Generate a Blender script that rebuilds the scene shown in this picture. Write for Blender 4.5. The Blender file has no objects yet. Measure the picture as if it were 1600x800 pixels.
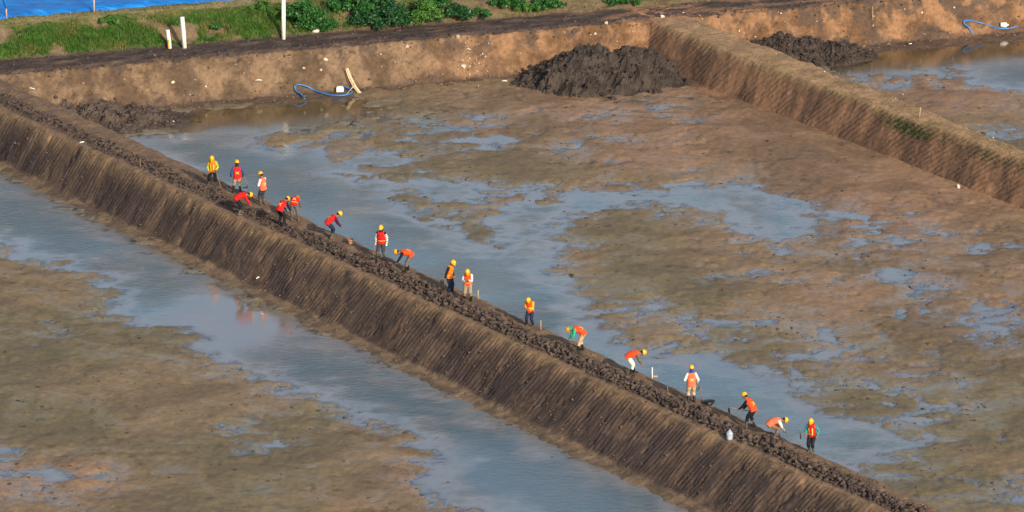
import bpy, bmesh, math, random
import numpy as np
from mathutils import Vector, Matrix
random.seed(7); rng = np.random.default_rng(7)
sc = bpy.context.scene
R = math.radians
# ------------------------------------------------------------------ camera
PITCH, CAMH, FPX = R(18.0), 72.0, 7614.0
cam = bpy.data.cameras.new('camera'); camo = bpy.data.objects.new('camera', cam)
sc.collection.objects.link(camo); sc.camera = camo
camo.location = (0, 0, CAMH); camo.rotation_euler = (math.pi/2 - PITCH, 0, 0)
cam.sensor_width = 36; cam.lens = 36*FPX/1600; cam.clip_start = 1; cam.clip_end = 20000
# ------------------------------------------------------------------ light
SUN_EL = R(25.0); SX, SY = 0.50, -0.866            # horizontal direction towards the sun
w = bpy.data.worlds.new('World'); sc.world = w; w.use_nodes = True
nt = w.node_tree; bg = nt.nodes['Background']
sky = nt.nodes.new('ShaderNodeTexSky'); sky.sky_type = 'NISHITA'; sky.sun_disc = False
sky.sun_elevation = SUN_EL; sky.sun_rotation = math.atan2(SX, SY)
sky.air_density = 1.0; sky.dust_density = 2.2; sky.ozone_density = 1.0
nt.links.new(sky.outputs[0], bg.inputs[0]); bg.inputs[1].default_value = 0.15
sl = bpy.data.lights.new('sun', 'SUN'); sl.energy = 4.4; sl.angle = R(0.6); sl.color = (1.0, 0.86, 0.68)
so = bpy.data.objects.new('sun', sl); sc.collection.objects.link(so)
sd_ = Vector((SX*math.cos(SUN_EL), SY*math.cos(SUN_EL), math.sin(SUN_EL)))
so.rotation_euler = sd_.to_track_quat('Z', 'Y').to_euler()
sc.view_settings.view_transform = 'Standard'; sc.view_settings.look = 'None'
sc.view_settings.exposure = 0.16; sc.view_settings.gamma = 1
# ------------------------------------------------------------------ helpers
def P(u, v, h=0.0):
    """world point at height h seen at photo position (u,v)"""
    dx, dy = (u-800)/FPX, (400-v)/FPX
    c, s = math.cos(PITCH), math.sin(PITCH)
    d = (dx, c+dy*s, -s+dy*c); k = (h-CAMH)/d[2]
    return np.array([d[0]*k, d[1]*k])
def _h(ix, iy, seed):
    n = (ix.astype(np.int64)*374761393 + iy.astype(np.int64)*668265263 + seed*1442695041) & 0xffffffff
    n = ((n ^ (n >> 13))*1274126177) & 0xffffffff
    return ((n ^ (n >> 16)) & 0xffff)/65535.0
def vnoise(x, y, seed=0):
    x = np.asarray(x, float); y = np.asarray(y, float)
    ix, iy = np.floor(x), np.floor(y); fx, fy = x-ix, y-iy
    def g(ax, ay):
        a = _h(ix+ax, iy+ay, seed)*2*np.pi
        return np.cos(a)*(fx-ax) + np.sin(a)*(fy-ay)
    u_, v_ = fx*fx*fx*(fx*(fx*6-15)+10), fy*fy*fy*(fy*(fy*6-15)+10)
    return 1.5*((g(0,0)*(1-u_)+g(1,0)*u_)*(1-v_) + (g(0,1)*(1-u_)+g(1,1)*u_)*v_)
def fbm(x, y, scale, octv=4, seed=0, gain=.5):
    r = 0; a = 1; f = 1/scale
    for k in range(octv):
        r = r + a*vnoise(np.asarray(x)*f+k*17.3, np.asarray(y)*f-k*9.1, seed+k); a *= gain; f *= 2.03
    return r
def sm(x, a, b):
    t = np.clip((x-a)/(b-a), 0, 1); return t*t*(3-2*t)
def tag(o, label=None, cat=None, group=None, kind=None):
    if label: o['label'] = label
    if cat: o['category'] = cat
    if group: o['group'] = group
    if kind: o['kind'] = kind
    return o
def link(o, parent=None):
    sc.collection.objects.link(o)
    if parent: o.parent = parent
    return o
def mesh_obj(name, verts, faces, mat=None, parent=None, smooth=False, mats=None, midx=None):
    me = bpy.data.meshes.new(name); me.from_pydata([tuple(v) for v in verts], [], [tuple(f) for f in faces]); 
    for m in (mats or [mat]): me.materials.append(m)
    if midx is not None: me.polygons.foreach_set('material_index', midx)
    if smooth: me.polygons.foreach_set('use_smooth', [True]*len(me.polygons))
    me.update()
    return link(bpy.data.objects.new(name, me), parent)
def quick_mesh(name, V, F, mat, smooth=True, attrs=None, cols=None):
    """numpy mesh: V (n,3), F (m,k)"""
    V = np.ascontiguousarray(V, np.float32); F = np.ascontiguousarray(F, np.int32)
    m, k = F.shape
    me = bpy.data.meshes.new(name)
    me.vertices.add(len(V)); me.vertices.foreach_set('co', V.ravel())
    me.loops.add(m*k); me.loops.foreach_set('vertex_index', F.ravel())
    me.polygons.add(m); me.polygons.foreach_set('loop_start', np.arange(m, dtype=np.int32)*k)
    me.polygons.foreach_set('loop_total', np.full(m, k, np.int32))
    me.polygons.foreach_set('use_smooth', np.full(m, smooth))
    me.update(calc_edges=True)
    for n, a in (attrs or {}).items():
        at = me.attributes.new(n, 'FLOAT', 'POINT'); at.data.foreach_set('value', np.ascontiguousarray(a, np.float32).ravel())
    for n, a in (cols or {}).items():
        at = me.attributes.new(n, 'FLOAT_COLOR', 'POINT')
        c4 = np.ones((len(V), 4), np.float32); c4[:, :3] = a; at.data.foreach_set('color', c4.ravel())
    me.materials.append(mat); me.validate()
    return link(bpy.data.objects.new(name, me))
def grid_faces(nx, ny):
    i = np.arange(nx*ny).reshape(ny, nx)
    return np.stack([i[:-1,:-1], i[:-1,1:], i[1:,1:], i[1:,:-1]], -1).reshape(-1, 4)
def empty(name, loc, rz=0.0):
    o = bpy.data.objects.new(name, None); o.location = loc; o.rotation_euler = (0, 0, rz); o.empty_display_size = .2
    return link(o)
# ------------------------------------------------------------------ materials
def mat_new(name):
    m = bpy.data.materials.new(name); m.use_nodes = True
    return m, m.node_tree, m.node_tree.nodes['Principled BSDF']
def noise(nt, scale, detail=6, rough=.6, vec=None, dist=0):
    n = nt.nodes.new('ShaderNodeTexNoise'); n.inputs['Scale'].default_value = scale
    n.inputs['Detail'].default_value = detail; n.inputs['Roughness'].default_value = rough; n.inputs['Distortion'].default_value = dist
    if vec: nt.links.new(vec, n.inputs['Vector'])
    return n.outputs['Fac']
def ramp(nt, fac, stops):
    r = nt.nodes.new('ShaderNodeValToRGB'); e = r.color_ramp.elements
    while len(e) < len(stops): e.new(.5)
    for k, (p, c) in enumerate(stops):
        e[k].position = p; e[k].color = (*c, 1) if not isinstance(c, (int, float)) else (c, c, c, 1)
    nt.links.new(fac, r.inputs['Fac']); return r.outputs['Color']
def mixc(nt, a, b, fac, mode='MIX'):
    n = nt.nodes.new('ShaderNodeMix'); n.data_type = 'RGBA'; n.blend_type = mode
    for i, v in ((0, fac), (6, a), (7, b)):
        if hasattr(v, 'links'): nt.links.new(v, n.inputs[i])
        else: n.inputs[i].default_value = v if i == 0 else (*v, 1)
    return n.outputs[2]
def bump(nt, b, facs, prev=None):
    for f, s, d in facs:
        n = nt.nodes.new('ShaderNodeBump'); n.inputs['Strength'].default_value = s; n.inputs['Distance'].default_value = d
        nt.links.new(f, n.inputs['Height'])
        if prev: nt.links.new(prev, n.inputs['Normal'])
        prev = n.outputs[0]
    nt.links.new(prev, b.inputs['Normal'])
def attr(nt, name, out='Fac'):
    a = nt.nodes.new('ShaderNodeAttribute'); a.attribute_name = name; return a.outputs[out]
def simple(name, col, rough=.7, var=.25, scale=8, spec=.3, metallic=0, bmp=0):
    m, nt, b = mat_new(name)
    co = nt.nodes.new('ShaderNodeTexCoord').outputs['Object']
    n = noise(nt, scale, 5, .6, co)
    lo = tuple(c*(1-var) for c in col); hi = tuple(min(1, c*(1+var)) for c in col)
    nt.links.new(ramp(nt, n, [(.3, lo), (.7, hi)]), b.inputs['Base Color'])
    b.inputs['Roughness'].default_value = rough; b.inputs['Specular IOR Level'].default_value = spec
    b.inputs['Metallic'].default_value = metallic
    if bmp: bump(nt, b, [(noise(nt, scale*2, 5, .6, co), .6, bmp)])
    return m
def soil(name, rough=.9, wetattr=False, b1=(2.5,.08), b2=(14,.025), spec=.25, contrast=.35, stretch=None):
    """albedo from the vertex attribute 'tint' times fine grain; wet parts are glossy"""
    m, nt, b = mat_new(name)
    co = nt.nodes.new('ShaderNodeTexCoord').outputs['Object']
    if stretch:
        mp = nt.nodes.new('ShaderNodeMapping'); mp.inputs['Scale'].default_value = stretch
        nt.links.new(co, mp.inputs[0]); co2 = mp.outputs[0]
    else: co2 = co
    g1 = noise(nt, b2[0]*.5, 8, .7, co2); g2 = noise(nt, 30, 4, .7, co)
    k1 = ramp(nt, g1, [(.25, 1-contrast), (.5, 1.0), (.75, 1+contrast)])
    k2 = ramp(nt, g2, [(.3, 1-contrast*.6), (.7, 1+contrast*.6)])
    c = mixc(nt, attr(nt, 'tint', 'Color'), k1, 1.0, 'MULTIPLY'); c = mixc(nt, c, k2, 1.0, 'MULTIPLY')
    if wetattr:
        ms = nt.nodes.new('ShaderNodeMapping'); ms.inputs['Scale'].default_value = (.6, .8, 1); nt.links.new(co, ms.inputs[0])
        c = mixc(nt, c, ramp(nt, noise(nt, 4.5, 5, .7, ms.outputs[0]), [(.33, .74), (.40, 1.0), (.62, 1.0), (.72, 1.12)]), 1.0, 'MULTIPLY')
    nt.links.new(c, b.inputs['Base Color'])
    b.inputs['Specular IOR Level'].default_value = spec
    if wetattr:
        wn = noise(nt, 1.1, 5, .65, co)
        ma = nt.nodes.new('ShaderNodeMath'); ma.operation = 'ADD'; nt.links.new(attr(nt, 'wet'), ma.inputs[0])
        mb = nt.nodes.new('ShaderNodeMath'); mb.operation = 'MULTIPLY_ADD'; nt.links.new(wn, mb.inputs[0]); mb.inputs[1].default_value = 1.2; mb.inputs[2].default_value = -.6
        nt.links.new(mb.outputs[0], ma.inputs[1])
        nt.links.new(ramp(nt, ma.outputs[0], [(.25, rough), (.6, .42), (.9, .22)]), b.inputs['Roughness'])
        nt.links.new(ramp(nt, ma.outputs[0], [(.25, spec), (.9, .6)]), b.inputs['Specular IOR Level'])
    else: b.inputs['Roughness'].default_value = rough
    bump(nt, b, [(noise(nt, b1[0], 6, .6, co), .7, b1[1]), (noise(nt, b2[0], 6, .7, co2), .8, b2[1])])
    return m
M_mud = soil('mud_flat', .75, True, (2.2, .028), (8, .016), .3, .34)
M_dike = soil('embankment_earth', .9, False, (2.2, .02), (10, .018), .2, .42)
M_bank = soil('cut_bank_earth', .92, False, (2.0, .10), (9, .05), .15, .42)
M_clod = soil('dark_clods', .8, False, (6, .05), (20, .02), .22, .4)
# water
M_water, nt, b = mat_new('pond_water')
co = nt.nodes.new('ShaderNodeTexCoord').outputs['Object']
deep_ = ramp(nt, noise(nt, .12, 4, .6, co), [(.35, (.075, .130, .158)), (.65, (.115, .155, .168))])
nt.links.new(mixc(nt, (.205, .188, .165), deep_, ramp(nt, attr(nt, 'silt'), [(0.0, 0.0), (1.0, 1.0)])), b.inputs['Base Color'])
nt.links.new(mixc(nt, b.inputs['Base Color'].links[0].from_socket, (.058, .047, .022), attr(nt, 'bank_reflection')), b.inputs['Base Color'])  # brown reflection of the far bank painted into the water's base colour
b.inputs['IOR'].default_value = 2.35; b.inputs['Specular IOR Level'].default_value = .5
b.inputs['Roughness'].default_value = .05
mp = nt.nodes.new('ShaderNodeMapping'); mp.inputs['Rotation'].default_value = (0, 0, R(28)); mp.inputs['Scale'].default_value = (1, 2.0, 1); nt.links.new(co, mp.inputs[0])
bn = nt.nodes.new('ShaderNodeBump'); bn.inputs['Distance'].default_value = .24
nt.links.new(noise(nt, 2.1, 6, .62, mp.outputs[0], .4), bn.inputs['Height']); nt.links.new(attr(nt, 'ripple'), bn.inputs['Strength'])
nt.links.new(bn.outputs[0], b.inputs['Normal'])
# silty water: the shallower, the more of the bed shows through under the same shiny surface
tr = nt.nodes.new('ShaderNodeBsdfTransparent'); gl = nt.nodes.new('ShaderNodeBsdfGlossy'); gl.inputs['Roughness'].default_value = .06
fr = nt.nodes.new('ShaderNodeFresnel'); fr.inputs['IOR'].default_value = 2.35; nt.links.new(bn.outputs[0], fr.inputs['Normal']); nt.links.new(bn.outputs[0], gl.inputs['Normal'])
m1_ = nt.nodes.new('ShaderNodeMixShader'); nt.links.new(fr.outputs[0], m1_.inputs[0]); nt.links.new(tr.outputs[0], m1_.inputs[1]); nt.links.new(gl.outputs[0], m1_.inputs[2])
m2_ = nt.nodes.new('ShaderNodeMixShader'); nt.links.new(ramp(nt, attr(nt, 'depth'), [(0.0, .25), (.3, .8), (.7, 1.0)]), m2_.inputs[0]); nt.links.new(m1_.outputs[0], m2_.inputs[1]); nt.links.new(b.outputs[0], m2_.inputs[2])
nt.links.new(m2_.outputs[0], nt.nodes['Material Output'].inputs['Surface'])
# ------------------------------------------------------------------ terrain functions
H = 2.1
def line(a, c):
    d = c-a; L = np.hypot(*d); d = d/L; return a, d, np.array([d[1], -d[0]])
# dike 1: far crest edge, runs to the lower right; n1 points to the near (left) side
A1, D1, N1 = line(P(0, 123, H), P(1400, 765, H))
if N1[1] > 0: N1 = -N1
def tt(A, N, p): return float((p-A) @ N)
W1a, W1b = tt(A1, N1, P(0, 171, H)), tt(A1, N1, P(1370, 795, H))
T1a, T1b = tt(A1, N1, P(0, 252, .12)), tt(A1, N1, P(1125, 803, .12))
S1a, S1b = float((P(0,171,H)-A1)@D1), float((P(1370,795,H)-A1)@D1)
W1, T1 = (W1a+W1b)/2, (T1a+T1b)/2
print('MW', W1, T1); print('dike1', D1, W1a, W1b, T1a, T1b, S1a, S1b)
A2, D2, N2 = line(P(1180, 66, H), P(1600, 233, H))
if N2[1] > 0: N2 = -N2
W2a, W2b = tt(A2, N2, P(1200, 102, H)), tt(A2, N2, P(1560, 233, H))
T2a, T2b = tt(A2, N2, P(1060, 119, .1)), tt(A2, N2, P(1600, 328, .1))
W2, T2 = (W2a+W2b)/2, (T2a+T2b)/2
print('dike2', D2, W2a, W2b, T2a, T2b)
# far bank: top edge line; NB points away from the camera
AB, DB, NB = line(P(0, 115, H), P(1440, -5, H))
if NB[1] < 0: NB = -NB
TB = (tt(AB, NB, P(562, 141, .1)) + tt(AB, NB, P(1377, 67, .1)))/2
GB = (tt(AB, NB, P(100, 89, H)) + tt(AB, NB, P(800, 26, H)))/2          # start of the grassy slope
print('bank', DB, 'toe', TB, tt(AB, NB, P(562, 141, .1)), tt(AB, NB, P(1377, 67, .1)), 'grass', GB, tt(AB, NB, P(100, 89, H)), tt(AB, NB, P(800, 26, H)))
ZT = 3.35
GT = tt(AB, NB, P(100, 33, ZT)); TP = tt(AB, NB, P(100, 22, ZT)); print('grass top', GT, 'tarp', TP)
def _sp(A, D, p): return float((p-A)@D)
def _lin(s, sa, va, sb, vb): return va+(vb-va)*np.clip((np.asarray(s, float)-sa)/(sb-sa), -.15, 1.15)
def W1s(s): return _lin(s, S1a, W1a, S1b, W1b)
def T1s(s): return _lin(s, _sp(A1, D1, P(0,252,.12)), T1a, _sp(A1, D1, P(1125,803,.12)), T1b)
def W2s(s): return _lin(s, _sp(A2, D2, P(1200,102,H)), W2a, _sp(A2, D2, P(1560,233,H)), W2b)
def T2s(s): return _lin(s, _sp(A2, D2, P(1060,119,.1)), T2a, _sp(A2, D2, P(1600,328,.1)), T2b)
def ST(A, D, N, x, y):
    return (x-A[0])*D[0]+(y-A[1])*D[1], (x-A[0])*N[0]+(y-A[1])*N[1]
def groove(s, t, seed, per=.25, slant=.10):
    # excavator passes: each about 1.4 m wide with its own slant and phase
    k = np.floor(s/1.45 + .25*vnoise(s*.7, t*.3, seed)); ph = _h(k, k*0+3, seed)*6.28; sl = (_h(k, k*0+9, seed)-.5)*.22
    d = s + (sl+slant)*t + .04*fbm(s, t, .9, 2, seed+3)
    g = .5+.5*np.sin(d/per*2*np.pi+ph)
    amp = .35+.85*sm(fbm(s, t, 1.6, 4, seed+5), -.5, .1)
    return (g**1.5)*amp*1.1 - .4 + .25*np.sin(k*2.1+seed)
def crest_noise(s, t, seed): return .05*fbm(s, t, 1.6, 4, seed)
def dike1_h(s, t):
    wv = W1s(s) + .14*fbm(s, s*0, 2.5, 3, 11); e0 = .12*fbm(s, s*0+4, 2.0, 3, 12)
    tv = T1s(s) + .25*fbm(s, s*0+9, 3.5, 3, 13)
    a = np.clip((t-wv)/(tv-wv), 0, 3)
    near = H - (H-.12)*np.minimum(a, 1) + .02*np.sin(np.clip(a,0,1)*np.pi)*(1+1.2*fbm(s, t, 3, 3, 14))
    face = sm(a, 0, .08)*(1-sm(a, .90, 1.05))
    near = near + face*(.044*groove(s, t, 15)+ .024*fbm(s, t, .45, 4, 16, .6) + .03*fbm(s, t, 1.3, 3, 17) - .10*sm(fbm(s, t*1.3, .9, 4, 24, .6), .45, .8))
    near = np.where(a > 1, .12-(t-tv)*.17+.03*fbm(s, t, .6, 3, 19), near)
    near = near + .06*np.exp(-((a-1.0)/.06)**2)*(.6+fbm(s, t, .7, 3, 10))
    crest = H + .045*fbm(s, t, 1.2, 4, 18) + .02*fbm(s, t, .22, 2, 8)
    far = H + (t-e0)*.78 + .06*fbm(s, t, .6, 4, 20)
    far = np.where(far < .12, .12+(far-.12)*.25, far)
    z = np.where(t > wv, near, np.where(t < e0, far, crest))
    # soften the shoulders
    z = z - .05*np.exp(-((t-wv)/.10)**2) - .04*np.exp(-((t-e0)/.10)**2)
    # trench with broken clods along the middle of the crest
    l, r_ = band(s)
    z = z + np.where((t > l) & (t < r_), 1, 0)*(.10*fbm(s, t, .35, 3, 21)+.05)
    z = z - .09*np.exp(-((t-(l-.1))/.1)**2) - .12*np.exp(-((t-(l+(r_-l)*.80))/.06)**2)
    return z
def band(s):
    g = sm(s, *BS)
    l = W1s(s)*(.46-.10*g)+.10*np.sin(s*1.3)+.05*np.sin(s*3.1); r_ = W1s(s)*(.84)+.05*np.sin(s*.9+1)
    return l, r_
BS = (float((P(430, 330, H)-A1)@D1), float((P(680, 440, H)-A1)@D1))
def dike2_h(s, t):
    wv = W2s(s) + .05*fbm(s, s*0, 2.5, 4, 31, .6); e0 = .2*fbm(s, s*0+4, 2.5, 3, 32); tv = T2s(s)+.08*fbm(s, s*0, 3, 3, 33)
    a = np.clip((t-wv)/(tv-wv), 0, 3)
    near = H-(H-.1)*np.minimum(a, 1)
    face = sm(a, 0, .1)*(1-sm(a, .9, 1.05))
    near = near + face*(.085*groove(s, t, 35, .36, 1.6)+.03*fbm(s, t, .5, 4, 36)+.02*fbm(s, t, 1.5, 3, 37))
    near = np.where(a > 1, .1-(t-tv)*.12, near)
    near = near - .10*np.exp(-((a-1.03)/.035)**2)
    crest = H + .04*fbm(s, t, 1.0, 4, 38)
    far = H+(t-e0)*.8+.08*fbm(s, t, .6, 4, 39); far = np.where(far < .1, .1+(far-.1)*.25, far)
    z = np.where(t > wv, near, np.where(t < e0, far, crest))
    z = z - .04*np.exp(-((t-wv)/.1)**2) - .04*np.exp(-((t-e0)/.1)**2)
    return z
def bank_h(s, q):
    e = .22*fbm(s, s*0, 2.2, 4, 41); tq = TB + .25*fbm(s, s*0+3, 3.0, 3, 42)
    a = np.clip((e-q)/(e-tq), 0, 3)
    face = H-(H-.12)*np.minimum(a, 1)**.92
    fm = sm(a, 0, .06)*(1-sm(a, .93, 1.05))
    face = face + fm*(.20*fbm(s, q*1.2, 1.6, 5, 43, .62)+.05*fbm(s*1.0, q, .35, 4, 44, .6))
    face = np.where(a > 1, .12-(tq-q)*.09+.04*fbm(s, q, .6, 3, 45), face)
    road = H + .05*fbm(s*.5, q, .6, 4, 46)+.03*fbm(s, q, .25, 3, 47) + .06*np.exp(-((q-.35)/.25)**2)*(.5+fbm(s, q, .8, 3, 48)) - .10*np.exp(-((q-e)/.13)**2)
    g0 = GB+.15*fbm(s, s*0, 2, 3, 49)
    sl_ = np.clip((q-g0)/(GT-g0), 0, 1)
    fl = 1-.55*sm(s, SBR[0], SBR[1])
    gr = H + (ZT-H)*(sl_**.85)*fl + .18*fbm(s, q, 1.6, 4, 50)*sm(sl_, 0, .2)*(1-.6*sm(q, GT, GT+.5))
    z = np.where(q > g0, gr, np.where(q < e, face, road))
    return z
SBR = (float((P(480, 50, H)-AB)@DB), float((P(1050, 10, H)-AB)@DB))
# water outlines (photo positions turned into ground points)
near_w = [(-260,150),(0,262),(75,294),(150,335),(205,365),(250,388),(330,430),(400,468),(485,502),(575,543),(640,575),(700,604),(800,650),(900,700),(1000,746),(1090,792),(1300,900),(900,900),(745,800),(670,782),(640,742),(682,720),(640,686),(565,656),(515,636),(465,615),(399,592),(325,566),(299,537),(294,511),(200,506),(147,485),(173,459),(147,432),(52,408),(0,387),(-260,330)]
far_w = [(150,200),(200,213),(270,205),(264,190),(272,177),(330,169),(400,162),(470,157),(560,151),(585,158),(592,180),(550,186),(490,198),(430,208),(400,221),(440,231),(500,226),(530,229),(500,242),(560,246),(600,238),(650,240),(640,256),(600,266),(560,262),(540,270),(560,281),(620,279),(660,273),(740,285),(790,292),(850,292),(840,300),(770,301),(760,318),(700,322),(650,301),(615,300),(645,330),(700,350),(740,374),(780,382),(770,362),(755,330),(790,318),(860,312),(900,300),(980,295),(1060,296),(1110,290),(1160,287),(1200,300),(1250,320),(1337,336),(1300,348),(1280,368),(1230,378),(1150,372),(1140,352),(1100,330),(1000,320),(900,338),(870,350),(880,372),(905,385),(860,397),(860,410),(880,434),(905,450),(925,475),(930,500),(960,523),(1000,548),(1100,556),(1170,566),(1240,602),(1300,640),(1400,668),(1452,692),(1440,712),(1380,722),(1310,730),(1150,700),(700,500),(350,330)]
right_w = [(1375,70),(1450,64),(1600,51),(2000,20),(2000,190),(1640,162),(1570,142),(1515,130),(1490,112),(1420,116),(1340,124),(1270,108)]
def to_g(pl): return np.array([P(u, v, 0) for u, v in pl])
def ell(cu, cv, ru, rv, n=12, seed=0):
    r = random.Random(seed); return [(cu+ru*math.cos(k*6.283/n)*(r.uniform(.7, 1.2)), cv+rv*math.sin(k*6.283/n)*r.uniform(.7, 1.2)) for k in range(n)]
small = [(425,698,30,5),(372,666,18,4),(400,660,9,3),(15,712,22,7),(78,738,34,13),(35,742,16,7),(52,766,20,6),(10,735,10,5),(110,782,14,4),(160,745,9,3),(80,520,10,3),
 (690,198,50,8),(640,203,25,4),(640,188,16,3),(560,196,16,5),(530,213,14,3),(765,196,22,6),(715,222,80,4),(770,224,20,5),(690,240,22,3),
 (840,588,0,0),(1540,505,48,22),(1585,530,30,8),(1400,432,30,14),(1430,452,22,10),(1470,480,15,10),(1420,378,24,6),(1440,366,20,3),(1330,390,14,6),
 (1360,355,18,4),(1425,345,12,3),(1528,390,14,4),(1210,392,22,5),(1180,430,16,3),(1130,435,16,4),(1205,505,18,6),(1100,505,26,6),(1160,520,24,4),(1285,520,24,7),(1300,535,20,4),
 (1350,560,25,5),(1430,592,20,4),(1480,590,18,4),(1425,600,12,3),(1320,600,30,5),(1010,482,30,7),(1050,500,26,5),(1120,165,0,0),(1395,745,14,6),(1320,552,20,6),(1500,640,26,6),(1450,648,22,5),(1560,782,28,14),(1590,770,16,12),
 (945,488,16,5),(1120,130,22,7),(1100,150,26,5),(1000,155,16,3),(1040,170,18,3),(950,180,14,3),(895,230,20,5),(940,222,16,4),(1170,300,20,3),(1395,133,14,5),(1560,205,30,4),(1590,212,18,4),(1370,655,30,5),(1250,560,40,4),
 (350,125,0,0)]
shapes = [near_w, far_w, right_w]+[ell(a, b_, c, d, 12, k) for k, (a, b_, c, d) in enumerate(small) if c > 0]
isles = [ell(1118,350,22,18,10,71), ell(470,215,40,5,10,72), ell(1160,705,0.1,.1,6,3), ell(455,600,0.1,.1,6,3), ell(680,345,10,2,8,4)]
def sdpoly(x, y, poly):
    d = np.full(x.shape, 1e9); ins = np.zeros(x.shape, bool); n = len(poly)
    for k in range(n):
        ax, ay = poly[k]; bx, by = poly[(k+1) % n]; ex, ey = bx-ax, by-ay
        t = np.clip(((x-ax)*ex+(y-ay)*ey)/(ex*ex+ey*ey+1e-12), 0, 1)
        d = np.minimum(d, np.hypot(x-ax-t*ex, y-ay-t*ey))
        c = ((ay > y) != (by > y)) & (x < (bx-ax)*(y-ay)/((by-ay) if abs(by-ay) > 1e-9 else 1e-9)+ax); ins ^= c
    return np.where(ins, -d, d)
GS = [to_g(p) for p in shapes]; GI = [to_g(p) for p in isles]
def water_sd(x, y):
    x = np.asarray(x, float); y = np.asarray(y, float)
    xw = x + .55*fbm(x, y, 1.6, 5, 61, .6); yw = y + 1.1*fbm(x, y, 1.6, 5, 62, .6)
    sd = np.full(x.shape, 1e3)
    for p in GS:
        lo, hi = p.min(0)-8, p.max(0)+8
        mk = (xw > lo[0]) & (xw < hi[0]) & (yw > lo[1]) & (yw < hi[1])
        if mk.any(): sd[mk] = np.minimum(sd[mk], sdpoly(xw[mk], yw[mk], p))
    sd = sd + .75*fbm(x*.32, y*.9, 1.0, 5, 69, .62)
    for p in GI[:2]: sd = np.maximum(sd, -sdpoly(xw, yw, p))
    return sd
def _blob(x, y, cu, cv, ru, rv):
    c = P(cu, cv, 0); ex = abs(P(cu+ru, cv, 0)[0]-c[0]); ey = abs(P(cu, cv-rv, 0)[1]-c[1])
    return np.exp(-(((x-c[0])/ex)**4+((y-c[1])/ey)**4))
def basin_h(x, y, sd=None):
    if sd is None: sd = water_sd(x, y)
    z = np.where(sd > 0, .015+.10*(1-np.exp(-sd/1.7)), np.maximum(sd*.055, -.5))
    fl = .034*fbm(x*.8, y*.8, 1.5, 5, 63, .66)
    z = z + fl*np.where(sd > 0, 1, np.clip(1+sd/3.5, .0, 1)) + np.where(sd > 0, .013*fbm(x*.7, y, .3, 3, 67, .6), 0)
    dry = np.clip(_blob(x, y, 340, 650, 330, 135)+_blob(x, y, 1060, 420, 150, 60)+_blob(x, y, 760, 250, 110, 30)+_blob(x, y, 1400, 230, 230, 70)+_blob(x, y, 80, 470, 120, 60), 0, 1)
    z = z + .03*dry*sm(sd, 0, 1.5) - .075*(1-dry)*sm(fbm(x, y, 2.0, 5, 68, .66), .30, .7)*(1-sm(sd, 4, 12))*sm(sd, -1, .5)
    z = z + .030*np.maximum(0, fbm(x, y, .45, 3, 64)-.42)*sm(sd, -3, .5)
    return z
def ground_z(x, y):
    x = np.atleast_1d(np.asarray(x, float)); y = np.atleast_1d(np.asarray(y, float))
    z = basin_h(x, y)
    z = np.maximum(z, dike1_h(*ST(A1, D1, N1, x, y)))
    s, t = ST(A2, D2, N2, x, y); z = np.where(s > -25, np.maximum(z, dike2_h(s, t)), z)
    return np.maximum(z, bank_h(*ST(AB, DB, NB, x, y)))
def hit(u, v, zmax=4.2):
    """where the line of sight through (u,v) meets the terrain"""
    hs = np.linspace(zmax, -.3, 700); pts = np.array([P(u, v, h) for h in hs])
    g = ground_z(pts[:, 0], pts[:, 1]); k = int(np.argmax(g >= hs))
    return Vector((pts[k, 0], pts[k, 1], float(g[k])))
# ------------------------------------------------------------------ ground sheet
def axis(a, b_, st, far):
    core = np.arange(a, b_, st); e = np.array([1.5, 4, 10, 25, 60, 150, 400, 1000, far])
    return np.concatenate([a-e[::-1], core, b_+e])
gx = axis(-33, 36, .105, 3000); gy = axis(180, 268, .17, 4000)
X, Y = np.meshgrid(gx, gy); x, y = X.ravel(), Y.ravel()
SD = water_sd(x, y); Z = basin_h(x, y, SD)
big = fbm(x, y, 9, 4, 81); wq = .9*fbm(x, y, 5, 2, 86); mid = fbm(x*.45, y*.8+wq*2, 2.6, 5, 82, .6); fine = fbm(x*.5, y*.8+wq, .8, 4, 83)
def blob(cu, cv, ru, rv):
    c = P(cu, cv, 0); ex = abs(P(cu+ru, cv, 0)[0]-c[0]); ey = abs(P(cu, cv-rv, 0)[1]-c[1])
    return np.exp(-(((x-c[0])/ex)**2+((y-c[1])/ey)**2))
red = np.clip(blob(1050, 170, 360, 75)*1.1+blob(1420, 310, 320, 90)+blob(1480, 480, 240, 90)*.6+blob(60, 760, 190, 50)*.8+blob(620, 740, 120, 90)*.5+blob(1450, 140, 200, 40)*.6, 0, 1)
c_ol = np.array([.158, .125, .066]); c_dk = np.array([.118, .094, .052]); c_rd = np.array([.225, .134, .078]); c_gy = np.array([.20, .175, .135])
m1 = sm(mid+.4*big, -.6, .6)[:, None]
col = c_dk*(1-m1)+c_ol*m1
rr = np.clip(red*1.0 + .35*sm(big, -.1, .5), 0, 1)[:, None]*.9
col = col*(1-rr)+c_rd*(.75+.35*m1)*rr
gy_ = (np.exp(-np.maximum(SD, 0)/.7)*.55*sm(fine+.3*mid, -.5, .5))[:, None]
col = col*(1-gy_)+c_gy*gy_
spk = sm(fbm(x*.7, y*.8, .5, 3, 84), .42, .7)[:, None]*sm(fbm(x, y, 4, 2, 85), -.4, .4)[:, None]
col = col*(1-.35*spk)
col = col*1.14
wet = np.clip(np.exp(-np.maximum(Z, 0)/.04)*1.05 + .35*sm(mid, .0, .5)+.35*sm(fine, .1, .6)*np.exp(-np.maximum(SD,0)/6), 0, 1)
g = quick_mesh('mud_ground', np.stack([x, y, Z], -1), grid_faces(len(gx), len(gy)), M_mud, True, {'wet': wet}, {'tint': col})
g['kind'] = 'structure'
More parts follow.
